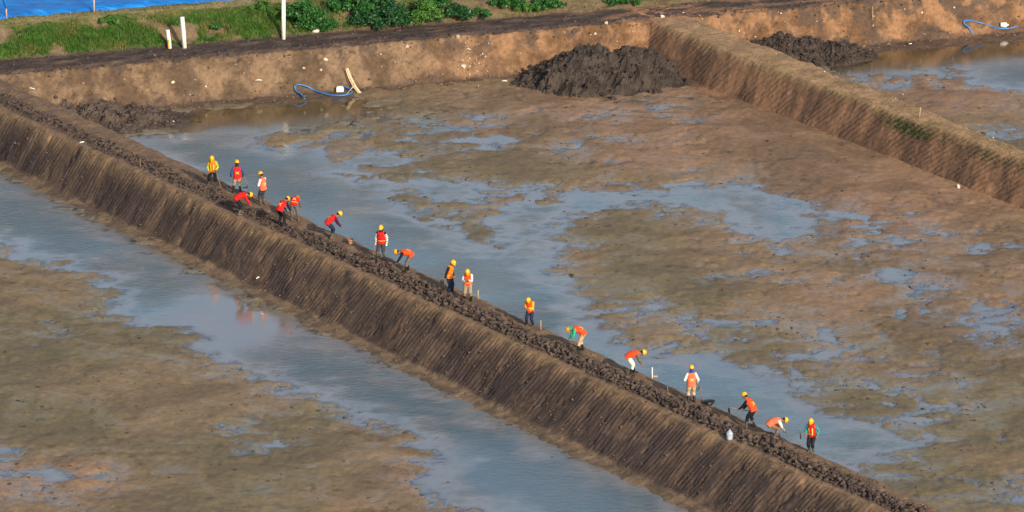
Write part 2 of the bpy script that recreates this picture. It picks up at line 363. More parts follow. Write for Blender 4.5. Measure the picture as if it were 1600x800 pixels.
# water sheet
wx = np.concatenate([np.arange(-60, -31, 1.0), np.arange(-31, 34, .14), np.arange(34, 70, 1.0)]); wy = np.concatenate([np.arange(150, 183, .8), np.arange(183, 268, .22)])
X, Y = np.meshgrid(wx, wy); x2, y2 = X.ravel(), Y.ravel(); sdw = water_sd(x2, y2)
windy = sm(fbm(x2, y2, 11, 3, 91), -.5, .35)
windy = windy*(1-.7*np.exp(-(((y2-P(800,180)[1])/5)**2)))
qw = ST(AB, DB, NB, x2, y2)[1]; calm = np.maximum(1-sm(-qw, 6.0, 9.0), _blob(x2, y2, 375, 500, 120, 55))
rip = (sm(-sdw, .3, 3.0)*(.30+.70*windy)*.62 + .05)*(1-.93*np.clip(calm, 0, 1))
wat = quick_mesh('pond_water', np.stack([x2, y2, x2*0], -1), grid_faces(len(wx), len(wy)), M_water, True, {'ripple': rip, 'depth': np.clip(-basin_h(x2, y2, sdw)/.075, 0, 1), 'bank_reflection': 1-sm(-qw, 4.5, 8.0), 'silt': np.clip(sm(-sdw+.8*fbm(x2, y2, 2.5, 4, 92), .0, 3.0)*(1-.8*calm), 0, 1)})  # painted bank reflection fades away from the bank; silt cut in calm zones
wat['kind'] = 'structure'
# ------------------------------------------------------------------ embankments
def tan_mix(a, b_, f): f = np.clip(f, 0, 1)[:, None]; return np.array(a)*(1-f)+np.array(b_)*f
s_ = np.concatenate([[-40,-20,-10], np.arange(-6, S1b+14, .065), S1b+14+np.array([1, 3, 8, 20, 50, 90])]); t_ = np.concatenate([np.arange(-5.2, 0, .14), np.arange(0, 7.2, .075)])
Sg, Tg = np.meshgrid(s_, t_); s, t = Sg.ravel(), Tg.ravel(); z = dike1_h(s, t)
px, py = A1[0]+D1[0]*s+N1[0]*t, A1[1]+D1[1]*s+N1[1]*t
a = (t-W1s(s))/(T1s(s)-W1s(s))
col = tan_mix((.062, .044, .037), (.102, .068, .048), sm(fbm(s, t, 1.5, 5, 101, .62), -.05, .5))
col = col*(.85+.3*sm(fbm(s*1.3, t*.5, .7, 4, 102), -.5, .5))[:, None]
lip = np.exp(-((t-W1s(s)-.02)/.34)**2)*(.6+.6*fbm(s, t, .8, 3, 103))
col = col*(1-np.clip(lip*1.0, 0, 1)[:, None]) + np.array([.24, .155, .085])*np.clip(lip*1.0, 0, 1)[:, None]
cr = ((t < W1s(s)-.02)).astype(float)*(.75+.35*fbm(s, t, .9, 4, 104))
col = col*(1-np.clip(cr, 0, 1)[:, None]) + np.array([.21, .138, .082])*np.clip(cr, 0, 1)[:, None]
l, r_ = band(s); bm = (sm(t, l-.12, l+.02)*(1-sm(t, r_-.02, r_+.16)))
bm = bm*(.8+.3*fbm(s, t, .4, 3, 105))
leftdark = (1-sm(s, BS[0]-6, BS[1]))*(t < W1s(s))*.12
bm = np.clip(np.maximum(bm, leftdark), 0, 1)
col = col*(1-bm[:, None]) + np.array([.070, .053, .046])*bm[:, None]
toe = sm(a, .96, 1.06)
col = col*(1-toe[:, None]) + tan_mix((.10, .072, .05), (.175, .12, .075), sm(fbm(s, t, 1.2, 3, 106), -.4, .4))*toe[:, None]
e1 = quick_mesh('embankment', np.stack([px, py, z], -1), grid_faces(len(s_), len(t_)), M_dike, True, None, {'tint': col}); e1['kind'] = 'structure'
s2a = float((P(1006, 31, H)-A2)@D2)-3.0
s_ = np.concatenate([np.arange(s2a, 42, .08), [43, 46, 52, 65, 90]]); t_ = np.concatenate([np.arange(-5, 0, .15), np.arange(0, 5.6, .055)])
Sg, Tg = np.meshgrid(s_, t_); s, t = Sg.ravel(), Tg.ravel(); z = dike2_h(s, t)
px, py = A2[0]+D2[0]*s+N2[0]*t, A2[1]+D2[1]*s+N2[1]*t
a = (t-W2s(s))/(T2s(s)-W2s(s))
col = tan_mix((.145, .085, .054), (.27, .150, .083), sm(fbm(s, t, 1.8, 5, 111, .6), -.4, .4)*sm(a, -.1, .4))
cr = (1-sm(t+.15*fbm(s, t, .8, 3, 116), W2s(s)+.0, W2s(s)+.35)); cc = tan_mix((.25, .165, .088), (.34, .215, .115), sm(fbm(s, t, 1.2, 4, 112), -.4, .4))
gre = sm(fbm(s, t, 1.4, 4, 113), .1, .6)*.4*sm(s, 2, 8)*(1-sm(s, 22, 28)); cc = cc*(1-gre[:, None])+np.array([.15, .14, .05])*gre[:, None]
col = col*(1-cr[:, None])+cc*cr[:, None]
eb = (1-sm(s-s2a+.6*fbm(s, t, 1, 3, 114), 2.4, 5.5))[:, None]; col = col*(1-eb)+np.array([.29, .16, .085])*(.8+.4*sm(fbm(s, t, .8, 3, 115), -.5, .5))[:, None]*eb
e2 = quick_mesh('embankment', np.stack([px, py, z], -1), grid_faces(len(s_), len(t_)), M_dike, True, None, {'tint': col}); e2['kind'] = 'structure'
# far bank
s_ = np.concatenate([-np.array([3000, 800, 300, 100, 50, 25, 12]), np.arange(-8, 66, .11), 66+np.array([3, 8, 20, 50, 200, 800, 3000])])
q_ = np.concatenate([np.arange(TB-1.6, GT+3, .08), GT+3+np.array([1, 2, 4, 8, 20, 60, 200, 800, 4000])])
Sg, Qg = np.meshgrid(s_, q_); s, q = Sg.ravel(), Qg.ravel(); z = bank_h(s, q)
px, py = AB[0]+DB[0]*s+NB[0]*q, AB[1]+DB[1]*s+NB[1]*q
a = -q/(-TB)
SJ = float((P(1150, 40, 1)-AB)@DB)
fa = tan_mix((.155, .104, .065), (.200, .112, .060), sm(s, float((P(560,110,1)-AB)@DB), float((P(900,90,1)-AB)@DB)))
fa = fa*(.66+.62*sm(fbm(s*.8, q*1.1, 1.5, 5, 121, .65), -.5, .5))[:, None]
dk = np.clip(sm(fbm(s, q, 1.1, 5, 122, .65), .18, .5)*(1-sm(a, .15, .6)) + sm(a, .80, 1.0)*.85 + sm(fbm(s, q, 1.8, 4, 123), .2, .5)*(1-sm(s, 8, 16))*.8 + sm(fbm(s, q*1.2, 1.5, 5, 129, .6), .0, .35)*sm(s, SJ, SJ+3)*(1-sm(s, SJ+12, SJ+18)), 0, 1)
fa = fa*(1-dk[:, None]*.85)+np.array([.085, .06, .046])*dk[:, None]*.85
ro = tan_mix((.060, .045, .040), (.105, .075, .06), sm(fbm(s*.35, q, .7, 4, 124), -.1, .6))
orl = sm(s, 31, 36)*sm(fbm(s*.5, q, 1.2, 3, 125), -.3, .3)*.7*(1-sm(s, 50, 53)); ro = ro*(1-orl[:, None])+np.array([.25, .14, .08])*orl[:, None]
grs = tan_mix((.16, .115, .07), (.06, .085, .022), sm(fbm(s, q, 2.4, 4, 126), -.62, -.2)*(1-sm(s, 15, 20)*.75))
pth = sm(q, GT-.25, GT+.1)*(1-sm(q, TP+4, TP+5)); grs = grs*(1-pth[:, None]*.9)+tan_mix((.17, .16, .055), (.30, .24, .12), sm(fbm(s*.4, q, 1.0, 3, 127), -.3, .4))*pth[:, None]*.9
eq = .22*fbm(s, s*0, 2.2, 4, 41)
k = sm(q, eq-.10, eq+.06); col = fa*(1-k[:, None])+ro*k[:, None]
k = sm(q, GB-.05+.15*fbm(s, q, .8, 3, 128), GB+.22); col = col*(1-k[:, None])+grs*k[:, None]
bk = quick_mesh('far_bank', np.stack([px, py, z], -1), grid_faces(len(s_), len(q_)), M_bank, True, None, {'tint': col}); bk['kind'] = 'structure'
# ------------------------------------------------------------------ lumps
def ico(sub):
    bm_ = bmesh.new(); bmesh.ops.create_icosphere(bm_, subdivisions=sub, radius=1)
    V = np.array([v.co[:] for v in bm_.verts]); F = np.array([[v.index for v in f.verts] for f in bm_.faces]); bm_.free(); return V, F
def lump_var(sub, n, amp, seed):
    out = []; V, F = ico(sub); rg = np.random.default_rng(seed)
    for k in range(n):
        d = np.ones(len(V))
        for j in range(7):
            a_ = rg.normal(size=3); a_ /= np.linalg.norm(a_); d += amp*np.sin((V@a_)*rg.uniform(1.5, 6)+rg.uniform(0, 6))
        # chop a few flat facets
        W = V*d[:, None]
        for j in range(4):
            a_ = rg.normal(size=3); a_ /= np.linalg.norm(a_); c_ = W@a_; W = W-np.maximum(c_-.72, 0)[:, None]*a_*.9
        out.append(W)
    return out, F
LV, LF = lump_var(2, 12, .12, 5)
def lumps(name, C, rad, mat, cols, smooth=False, sq=(1, 1, .75)):
    n = len(C); nv = len(LV[0]); V = np.zeros((n, nv, 3)); rg = np.random.default_rng(len(C))
    for k in range(n):
        q_ = rg.normal(size=4); q_ /= np.linalg.norm(q_); m = np.array(Matrix(((1,0,0),(0,1,0),(0,0,1)))) ; 
        from mathutils import Quaternion
        m = np.array(Quaternion(q_).to_matrix())
        V[k] = (LV[k % len(LV)]@m.T)*rg.uniform(.75, 1.3, 3)*np.array(sq)*rad[k]+C[k]
    F = (LF[None]+np.arange(n)[:, None, None]*nv).reshape(-1, 3)
    return quick_mesh(name, V.reshape(-1, 3), F, mat, smooth, None, {'tint': np.repeat(cols, nv, 0)})
# broken mud clods along the crest
n = 8000; s = rng.uniform(-6, S1b+12, n); l, r_ = band(s); f = rng.uniform(0, 1, n)
f = np.where((f > .76) & (f < .85), f-.2, f); t = l+(r_-l)*f
wide = sm(s, *BS)
rad = (.035+.11*rng.power(.8, n)*rng.uniform(.5, 1, n))*(.6+.4*wide)*np.where(f > .85, .8, 1); keep = rng.uniform(0, 1, n) < .45+.55*wide
s, t, rad, f = s[keep], t[keep], rad[keep], f[keep]
x = A1[0]+D1[0]*s+N1[0]*t; y = A1[1]+D1[1]*s+N1[1]*t; z = dike1_h(s, t)+rad*.35+rng.uniform(0, .07, len(s))*(f < .76)
cl = np.array([.078, .057, .046])*rng.uniform(.6, 1.45, len(s))[:, None]
o = lumps('mud_clods', np.stack([x, y, z], -1), rad, M_clod, cl, False); tag(o, kind='stuff', label='dark broken mud clods heaped in a band along the embankment crest', cat='mud clods')
# crumbs fallen on slopes and crest
n = 3600; s = rng.uniform(-6, S1b+12, n); t = np.where(rng.uniform(0, 1, n) < .5, rng.uniform(.1, W1s(s), n), W1s(s)+rng.power(1.3, n)*(T1s(s)-W1s(s)+.4))
rad = rng.uniform(.015, .05, n)*rng.uniform(.5, 1.3, n); x = A1[0]+D1[0]*s+N1[0]*t; y = A1[1]+D1[1]*s+N1[1]*t
o = lumps('earth_crumbs', np.stack([x, y, dike1_h(s, t)+rad*.2], -1), rad, M_clod, np.array([.12, .085, .06])*rng.uniform(.5, 1.4, n)[:, None], False); tag(o, kind='stuff', label='small earth crumbs scattered over the long embankment', cat='earth crumbs')
n = 2400; s = rng.uniform(-6, 64, n); q = np.where(rng.uniform(0, 1, n) < .35, rng.normal(.1, .25, n), np.where(rng.uniform(0,1,n) < .5, TB+rng.normal(0, .35, n), rng.uniform(TB, GB, n)))
rad = rng.uniform(.02, .07, n)*rng.uniform(.5, 1.4, n); x = AB[0]+DB[0]*s+NB[0]*q; y = AB[1]+DB[1]*s+NB[1]*q
cc = np.where((q > -.4)[:, None], np.array([.075, .056, .047]), np.array([.17, .11, .068]))*rng.uniform(.5, 1.4, n)[:, None]
o = lumps('earth_crumbs', np.stack([x, y, bank_h(s, q)+rad*.2], -1), rad, M_clod, cc, False); tag(o, kind='stuff', label='small earth crumbs scattered over the far cut bank', cat='earth crumbs')
n = 1500; s = rng.uniform(s2a, 40, n); t = rng.uniform(.0, T2s(s), n)**1.0; rad = rng.uniform(.012, .04, n)
x = A2[0]+D2[0]*s+N2[0]*t; y = A2[1]+D2[1]*s+N2[1]*t
o = lumps('earth_crumbs', np.stack([x, y, dike2_h(s, t)+rad*.2], -1), rad, M_clod, np.array([.15, .09, .057])*rng.uniform(.5, 1.4, n)[:, None], False); tag(o, kind='stuff', label='small earth crumbs scattered over the right embankment', cat='earth crumbs')
# mud lumps in the flats and shallows
n = 13000; x = rng.uniform(-31, 34, n); y = rng.uniform(182, 262, n); sd0 = water_sd(x, y)
keep = (sd0 > -1.6) & (rng.uniform(0, 1, n) < np.where(sd0 < .6, .9, .10+.75*sm(fbm(x, y, 2.2, 4, 141), .05, .5))); x, y = x[keep], y[keep]; n = len(x)
rad = rng.uniform(.015, .055, n)*rng.uniform(.4, 1.3, n)
o = lumps('mud_lumps', np.stack([x, y, np.maximum(basin_h(x, y), -.03)+rad*.1], -1), rad, M_clod, np.array([.088, .068, .045])*rng.uniform(.5, 1.5, n)[:, None], True, (1.6, 1.6, .45)); tag(o, kind='stuff', label='small dark mud lumps scattered over the wet pond beds', cat='mud lumps')
# earth heaps
def heap(name, centers, label, extra, colr, seed):
    lo = np.min([c[0][:2] for c in centers], 0)-6; hi = np.max([c[0][:2] for c in centers], 0)+6
    ax = np.arange(lo[0], hi[0], .09); ay = np.arange(lo[1], hi[1], .12); X, Y = np.meshgrid(ax, ay); x, y = X.ravel(), Y.ravel()
    hgt = np.full(x.shape, -1.0)
    for c, rx, ry, hz in centers:
        d = np.sqrt(((x-c[0])/rx)**2+((y-c[1])/ry)**2)*(1+.22*fbm(x, y, 1.1, 3, seed))
        hgt = np.maximum(hgt, hz*(1-d)*(1+.15*d)) if True else hgt
    body = hgt + sm(hgt, 0, .3)*(.22*fbm(x, y, .8, 5, seed+1, .62)+.12*np.abs(fbm(x, y, .3, 3, seed+2)))
    body = np.maximum(body, -.3)
    tc = np.array(colr)*(.75+.5*sm(fbm(x, y, .8, 4, seed+3), -.5, .5))[:, None]
    o = quick_mesh(name, np.stack([x, y, body], -1), grid_faces(len(ax), len(ay)), M_clod, False, None, {'tint': tc})
    bmm = bmesh.new(); bmm.from_mesh(o.data); bmesh.ops.delete(bmm, geom=[v for v in bmm.verts if v.co.z < -.2], context='VERTS'); bmm.to_mesh(o.data); bmm.free()
    k = rng.integers(0, len(x), 60000); k = k[(body[k] > .05)][:1500 if hz > .6 else 700]; rad = rng.uniform(.03, .13, len(k))*rng.uniform(.5, 1.2, len(k))
    cl_ = lumps('clods', np.stack([x[k], y[k], body[k]+rad*.2], -1), rad, M_clod, np.array(colr)*rng.uniform(.6, 1.35, len(k))[:, None], False); cl_.parent = o; cl_['kind'] = 'stuff'
    tag(o, label, 'earth heap'); return o
def PP(u, v): return P(u, v, 0)
heap('earth_heap', [(PP(925, 128)+[0, .3], 3.2, 3.6, 2.0), (PP(985, 122), 2.8, 3.2, 1.75), (PP(893, 130), 2.6, 2.8, 1.75), (PP(1015, 122), 1.9, 2.6, 1.6), (PP(940, 132), 4.6, 2.4, .75), (PP(838, 133), 1.6, 1.5, .5)], 'tall dark lumpy mud heap in the corner of the big pond below the cut bank', None, (.046, .036, .030), 201)
heap('earth_heap', [(PP(1215, 82), 2.6, 3.0, 1.05), (PP(1260, 85), 2.4, 2.6, .85), (PP(1305, 88), 2.3, 1.9, .7), (PP(1200, 60), 1.6, 1.6, 1.5)], 'low dark mud heap behind the right embankment at the end of the smaller pond', None, (.050, .038, .032), 221)
heap('earth_heap', [(PP(150, 180), 3.2, 3.2, .62), (PP(195, 186), 2.6, 2.8, .38), (PP(105, 163), 2.6, 2.8, 1.1), (PP(232, 188), 2.4, 2.4, .17)], 'flat spread of dark slumped mud where the long embankment meets the cut bank', None, (.072, .054, .044), 241)
# ------------------------------------------------------------------ simple shape builders
def tube_data(pts, rad, seg=8):
    pts = [Vector(p) for p in pts]; V, F = [], []; n = len(pts)
    if not hasattr(rad, '__len__'): rad = [rad]*n
    up = None
    for i, p in enumerate(pts):
        d = (pts[min(i+1, n-1)]-pts[max(i-1, 0)]).normalized()
        if up is None: up = d.orthogonal().normalized()
        up = (up-d*up.dot(d)).normalized(); sd2 = d.cross(up)
        for k in range(seg):
            a_ = 2*math.pi*k/seg; V.append(p+(up*math.cos(a_)+sd2*math.sin(a_))*rad[i])
    for i in range(n-1):
        for k in range(seg): F.append((i*seg+k, i*seg+(k+1) % seg, (i+1)*seg+(k+1) % seg, (i+1)*seg+k))
    F.append(tuple(range(seg))[::-1]); F.append(tuple(range((n-1)*seg, n*seg)))
    return V, F
def tube(name, pts, rad, mat, parent=None, seg=8, smooth=True):
    V, F = tube_data(pts, rad, seg); return mesh_obj(name, V, F, mat, parent, smooth)
def lathe_data(prof, seg=16):
    V, F = [], []
    for r_, z in prof:
        for k in range(seg): V.append(Vector((r_*math.cos(6.28318*k/seg), r_*math.sin(6.28318*k/seg), z)))
    for i in range(len(prof)-1):
        for k in range(seg): F.append((i*seg+k, i*seg+(k+1) % seg, (i+1)*seg+(k+1) % seg, (i+1)*seg+k))
    F.append(tuple(range(seg))[::-1]); F.append(tuple(range((len(prof)-1)*seg, len(prof)*seg)))
    return V, F
def lathe(name, prof, mat, parent=None, seg=16):
    V, F = lathe_data(prof, seg); return mesh_obj(name, V, F, mat, parent, True)
def bev_box(name, size, mat, parent=None, bev=.01, loc=(0, 0, 0), rot=(0, 0, 0)):
    b_ = bmesh.new(); bmesh.ops.create_cube(b_, size=1)
    for v in b_.verts: v.co = Vector((v.co.x*size[0], v.co.y*size[1], v.co.z*size[2]))
    bmesh.ops.bevel(b_, geom=b_.edges[:], offset=bev, segments=2, affect='EDGES', profile=.6)
    me = bpy.data.meshes.new(name); b_.to_mesh(me); b_.free(); me.materials.append(mat)
    o = link(bpy.data.objects.new(name, me), parent); o.location = loc; o.rotation_euler = rot; return o
def join_data(parts):
    V, F, M = [], [], []
    for p in parts:
        v, f = p[0], p[1]; o = len(V); V += list(v); F += [tuple(i+o for i in ff) for ff in f]; M += [p[2] if len(p) > 2 else 0]*len(f)
    return V, F, M
M_pvc = simple('white_pipe', (.78, .76, .70), .45, .08, 3)
M_yel = simple('yellow_tape', (.65, .40, .05), .6, .1)
M_wood = simple('pale_wood', (.42, .30, .17), .8, .25, 12)
M_bamb = simple('split_bamboo', (.62, .46, .28), .7, .2, 10)
M_hose = simple('blue_hose', (.03, .16, .42), .4, .15, 4, .5)
M_white = simple('white_plastic', (.75, .73, .68), .5, .08, 5, .5)
M_stone = simple('pale_stone', (.58, .50, .40), .9, .25, 9, .2, 0, .02)
M_steel = simple('dull_steel', (.09, .085, .08), .5, .3, 14, .5, .6)
M_hand = simple('hoe_handle', (.22, .14, .08), .75, .25, 14)
M_blackbag = simple('black_bag', (.012, .012, .014), .35, .3, 8, .5, 0, .03)
M_brick = simple('orange_brick', (.40, .15, .07), .8, .3, 14)
M_cement = simple('grey_cement', (.30, .28, .24), .9, .2, 10)
def thing_at(name, u, v, label, cat, group=None, rz=0, dz=0):
    p = hit(u, v); p.z += dz; o = empty(name, p, rz); tag(o, label, cat, group); return o
# white pipes standing along the dirt road
def pipe(u, v, vtop, r_, label, tilt=0, band_=False):
    o = thing_at('white_pipe', u, v, label, 'pipe', 'white pipes standing along the dirt road')
    sc_ = (v+2074)/2524*31.1; h = (v-vtop)/sc_
    ring = tube('pipe_shaft', [(0, 0, -.3), (tilt*.5, 0, h*.5), (tilt, 0, h-.02), (tilt, 0, h)], [r_, r_, r_, r_*.97], M_pvc, o, 14)
    tube('pipe_mouth', [(tilt, 0, h-.03), (tilt, 0, h+.012)], [r_*1.07, r_*1.07], M_pvc, o, 14)
    if band_: tube('yellow_tape', [(-.07, -.13, -.1), (-.065, -.13, .28), (-.05, -.12, .52)], [.045, .05, .035], M_yel, o, 8)
pipe(266, 76, 49, .105, 'short white pipe with a yellow strip at its foot beside the dirt road', -.12, True)
pipe(289, 75, 30, .115, 'middle white pipe standing between the short pipe and the tallest one', -.12)
pipe(443, 61, -6, .115, 'tallest white pipe rising past the top of the photo left of the bushes', .03)
# poles in front of the blue sheet
M_pole = simple('pale_pole', (.6, .42, .36), .7, .15, 6); M_tarp = None
def pole(u, v, label, cloth=False):
    o = thing_at('wooden_pole', u, v, label, 'pole', 'poles in front of the blue sheet')
    tube('pole_shaft', [(0, 0, -.2), (.01, 0, 1.0), (-.03, 0, 2.2)], [.045, .042, .035], M_pole, o, 8)
    return o
# blue sheet
M_tarp, nt, b = mat_new('blue_sheet'); co = nt.nodes.new('ShaderNodeTexCoord').outputs['Object']
mp = nt.nodes.new('ShaderNodeMapping'); mp.inputs['Scale'].default_value = (.6, 2.5, 1); nt.links.new(co, mp.inputs[0])
nz = noise(nt, 1.6, 5, .6, mp.outputs[0], .5)
nt.links.new(ramp(nt, nz, [(.3, (.004, .10, .36)), (.55, (.008, .17, .55)), (.75, (.02, .26, .68))]), b.inputs['Base Color']); b.inputs['Roughness'].default_value = .45
bump(nt, b, [(nz, .8, .15)])
sx = np.arange(-14, 16, .2); sq_ = np.arange(0, 22, .25); Sg, Qg = np.meshgrid(sx, sq_); s, q = Sg.ravel(), Qg.ravel()
qq = q + TP + .12*fbm(s, s*0, .9, 3, 301); zz = ZT+.22+.06*fbm(s, q, 1.2, 3, 302)+.03*fbm(s*.3, q, .4, 3, 303)
zz = np.where(q < .2, bank_h(s, qq)+.03, np.maximum(zz, bank_h(s, qq)+.05))
o = quick_mesh('blue_tarpaulin', np.stack([AB[0]+DB[0]*s+NB[0]*qq, AB[1]+DB[1]*s+NB[1]*qq, zz], -1), grid_faces(len(sx), len(sq_)), M_tarp, True)
tag(o, 'wide bright blue tarpaulin sheet spread beyond the grassy path', 'tarpaulin')
p1 = pole(10, 29, 'pole wrapped in blue cloth at the left end of the blue sheet'); pole(147, 19, 'bare thin pole in front of the middle of the blue sheet')
tube('cloth_wrap', [(0, 0, .55), (-.03, 0, .8), (-.07, 0, 1.2), (-.1, 0, 1.9)], [.05, .09, .12, .14], M_tarp, p1, 10)
# ------------------------------------------------------------------ vegetation
M_grass, nt, b = mat_new('grass_blades'); co = nt.nodes.new('ShaderNodeTexCoord').outputs['Object']
c1 = ramp(nt, noise(nt, .55, 5, .6, co), [(.34, (.16, .15, .045)), (.44, (.07, .13, .022)), (.55, (.04, .115, .016)), (.72, (.095, .20, .026))])
k1 = ramp(nt, noise(nt, 6, 3, .6, co), [(.3, .6), (.7, 1.4)]); nt.links.new(mixc(nt, c1, k1, 1.0, 'MULTIPLY'), b.inputs['Base Color'])
b.inputs['Roughness'].default_value = .6; b.inputs['Specular IOR Level'].default_value = .25
M_dry = simple('dry_grass', (.24, .17, .09), .8, .35, 5)
M_leaf = []
for k, cc in enumerate([(.024, .105, .020), (.014, .066, .018), (.05, .14, .022)]):
    M_leaf.append(simple('bush_leaf', cc, .5, .45, 6, .35))
M_twig = simple('bush_stem', (.10, .07, .045), .8, .2)
def blades(name, x, y, z, hgt, wdt, mat, lean=.5):
    n = len(x); a_ = rng.uniform(0, 6.283, n); dx, dy = np.cos(a_)*wdt, np.sin(a_)*wdt; b_ = rng.uniform(0, 6.283, n)
    V = np.zeros((n, 3, 3)); V[:, 0] = np.stack([x-dx, y-dy, z-.02], -1); V[:, 1] = np.stack([x+dx, y+dy, z-.02], -1)
    V[:, 2] = np.stack([x+np.cos(b_)*hgt*lean, y+np.sin(b_)*hgt*lean, z+hgt], -1)
    return quick_mesh(name, V.reshape(-1, 3), np.arange(n*3).reshape(-1, 3), mat, False)
n = 150000; s = rng.uniform(-6, 24, n); q = rng.uniform(GB, GT+3.0, n)
den = sm(fbm(s, q, 2.4, 4, 126), -.62, -.2)*(1-sm(s, 14, 20)*.6)*(1-.95*sm(q, GT-.15, GT+.15))
den = den*(.5+.8*sm(fbm(s, q, .7, 3, 401), -.4, .3)); keep = (rng.uniform(0, 1, n) < den) & (q > GB+.1+.3*fbm(s, s*0, .7, 3, 402)); s, q = s[keep], q[keep]
x = AB[0]+DB[0]*s+NB[0]*q; y = AB[1]+DB[1]*s+NB[1]*q
o = blades('slope_grass', x, y, bank_h(s, q), rng.uniform(.08, .30, len(s))*(1-.6*sm(q, GT-1.1, GT-.1)), rng.uniform(.012, .03, len(s)), M_grass); tag(o, 'green grass covering the slope behind the dirt road', 'grass', kind='stuff')
n = 26000; s = rng.uniform(-6, 48, n); q = rng.uniform(GB, GT+3.5, n); keep = rng.uniform(0, 1, n) < .2+.7*sm(fbm(s, q, 1.0, 3, 403), -.2, .3)*sm(s, 10, 18)+.10*(q > GT); s, q = s[keep], q[keep]
x = AB[0]+DB[0]*s+NB[0]*q; y = AB[1]+DB[1]*s+NB[1]*q
o = blades('dry_grass', x, y, bank_h(s, q), rng.uniform(.05, .22, len(s)), rng.uniform(.01, .025, len(s)), M_dry, .8); tag(o, 'dry straw coloured grass among the bushes', 'dry grass', kind='stuff')
# sparse grass on dike 2
def patch(cu, cv, ru, rv, n, hmin, hmax, mat, label, name='grass_patch'):
    u_ = rng.normal(0, .5, n)*ru+cu; v_ = rng.normal(0, .5, n)*rv+cv+(u_-cu)*.42; pts = np.array([hit(a_, b_)[:] for a_, b_ in zip(u_[:60], v_[:60])])
    k = rng.integers(0, len(pts), n); x = pts[k, 0]+rng.normal(0, .08, n); y = pts[k, 1]+rng.normal(0, .1, n)
    o = blades(name, x, y, ground_z(x, y), rng.uniform(hmin, hmax, n), rng.uniform(.01, .02, n), mat, .8); tag(o, label, 'grass', kind='stuff')
M_dkg = simple('dark_grass', (.035, .075, .02), .6, .3, 6)
patch(1420, 202, 50, 5, 1500, .06, .13, M_dkg, 'dark green grass patch on the striped face of the right embankment')
patch(1545, 246, 60, 5, 700, .04, .10, M_dkg, 'thin green grass on the right embankment face near the photo edge')
n = 9000; s = rng.uniform(0, 30, n); t = rng.uniform(-.3, W2s(s)+.1, n); keep = rng.uniform(0, 1, n) < sm(fbm(s, t, 1.4, 4, 113), .1, .6)*.4; s, t = s[keep], t[keep]
x = A2[0]+D2[0]*s+N2[0]*t; y = A2[1]+D2[1]*s+N2[1]*t
M_olive = simple('olive_grass', (.17, .15, .06), .8, .3, 5)
o = blades('crest_grass', x, y, dike2_h(s, t), rng.uniform(.03, .10, len(s)), rng.uniform(.01, .02, len(s)), M_olive, 1.0); tag(o, 'short yellowish grass on the crest of the right embankment', 'grass', kind='stuff')
def bush(u, v, w_, h_, d_, n, mi, label, grp='green bushes above the dirt road'):
    p = hit(u, v); o = empty('green_bush', p); tag(o, label, 'bush', grp)
    w_ *= 1.2; h_ *= 1.15; n = int(n*1.35); rg = np.random.default_rng(int(u*7+v)); nc = 30; V = []
    cx = rg.normal(0, .42, nc)*w_/2; cy = rg.uniform(-.5, .5, nc)*d_; cz = rg.uniform(.12, .8, nc)*h_*(1-.6*(np.abs(cx)/(w_/2)).clip(0, 1)); cr_ = rg.uniform(.22, .42, nc)*min(h_, w_)*.75
    k = rg.integers(0, nc, n); d = rg.normal(size=(n, 3)); d /= np.linalg.norm(d, axis=1)[:, None]; d[:, 2] = np.abs(d[:, 2])*.9-.25
    rr_ = cr_[k]*rg.uniform(.55, 1.08, n); c = np.stack([cx[k], cy[k], cz[k]], -1)+d*rr_[:, None]; c[:, 2] = np.maximum(c[:, 2], .02)
    a_ = rg.normal(size=(n, 3))*.7+d*.0+np.array([0, 0, .1]); a_ /= np.linalg.norm(a_, axis=1)[:, None]
    nn = d*.8+rg.normal(size=(n, 3))*.5; b_ = np.cross(nn, a_); b_ /= np.linalg.norm(b_, axis=1)[:, None]; L = rg.uniform(.05, .105, n)[:, None]
    Q = np.stack([c-a_*L, c+b_*L*.55, c+a_*L, c-b_*L*.55], 1)
    me = quick_mesh('foliage', Q.reshape(-1, 3), np.arange(n*4).reshape(-1, 4), M_leaf[mi], False); me.parent = o
    SV = []
    for j in range(7): SV.append(tube_data([(0, 0, -.1), (cx[j]*.4, cy[j]*.4, cz[j]*.5), (cx[j], cy[j], cz[j])], [.03, .02, .008], 6))
    Vv, Ff, _ = join_data(SV); mesh_obj('stems', Vv, Ff, M_twig, o, True)
bush(474, 40, 2.4, 1.35, 1.3, 3600, 0, 'big bright green bush just right of the tallest white pipe')
bush(500, 47, 1.6, .8, .8, 1700, 0, 'low green bush in front of the big one right of the tallest pipe')
bush(545, 20, 2.9, 1.2, 1.3, 3600, 0, 'wide bright green bush at the top edge above the dry patch')
bush(575, 42, 1.8, 1.15, 1.0, 2600, 1, 'dark green bush reaching the dirt road right of the dry patch')
bush(612, 40, 1.7, 1.2, .9, 2400, 1, 'dark green bush at the right end of the left thicket')
bush(592, 15, 2.2, 1.1, 1.0, 2400, 1, 'dark green bush at the top edge behind the thicket')
bush(665, 35, 1.7, 1.2, .9, 2400, 2, 'yellow green bush by the road in the middle thicket')
bush(684, 14, 1.9, 1.0, 1.0, 2200, 0, 'bright green bush at the top edge in the middle thicket')
bush(712, 30, 1.9, .85, .8, 2000, 1, 'dark low bush at the right end of the middle thicket')
bush(750, 26, 1.2, .45, .6, 900, 0, 'small flat green plant between the middle and right thickets')
bush(788, 12, 1.6, .95, .9, 1700, 0, 'green bush at the left of the right thicket')
bush(822, 19, 1.5, .55, .7, 1300, 2, 'low yellow green bush in the right thicket')
bush(856, 16, 1.6, .8, .8, 1700, 0, 'green bush at the right end of the right thicket')
bush(980, 6, 1.9, .5, .7, 1400, 0, 'small lone green bush at the top edge above the corner heap')
bush(410, 16, 1.2, .45, .7, 900, 2, 'small yellow green plant on the grass left of the tallest pipe')
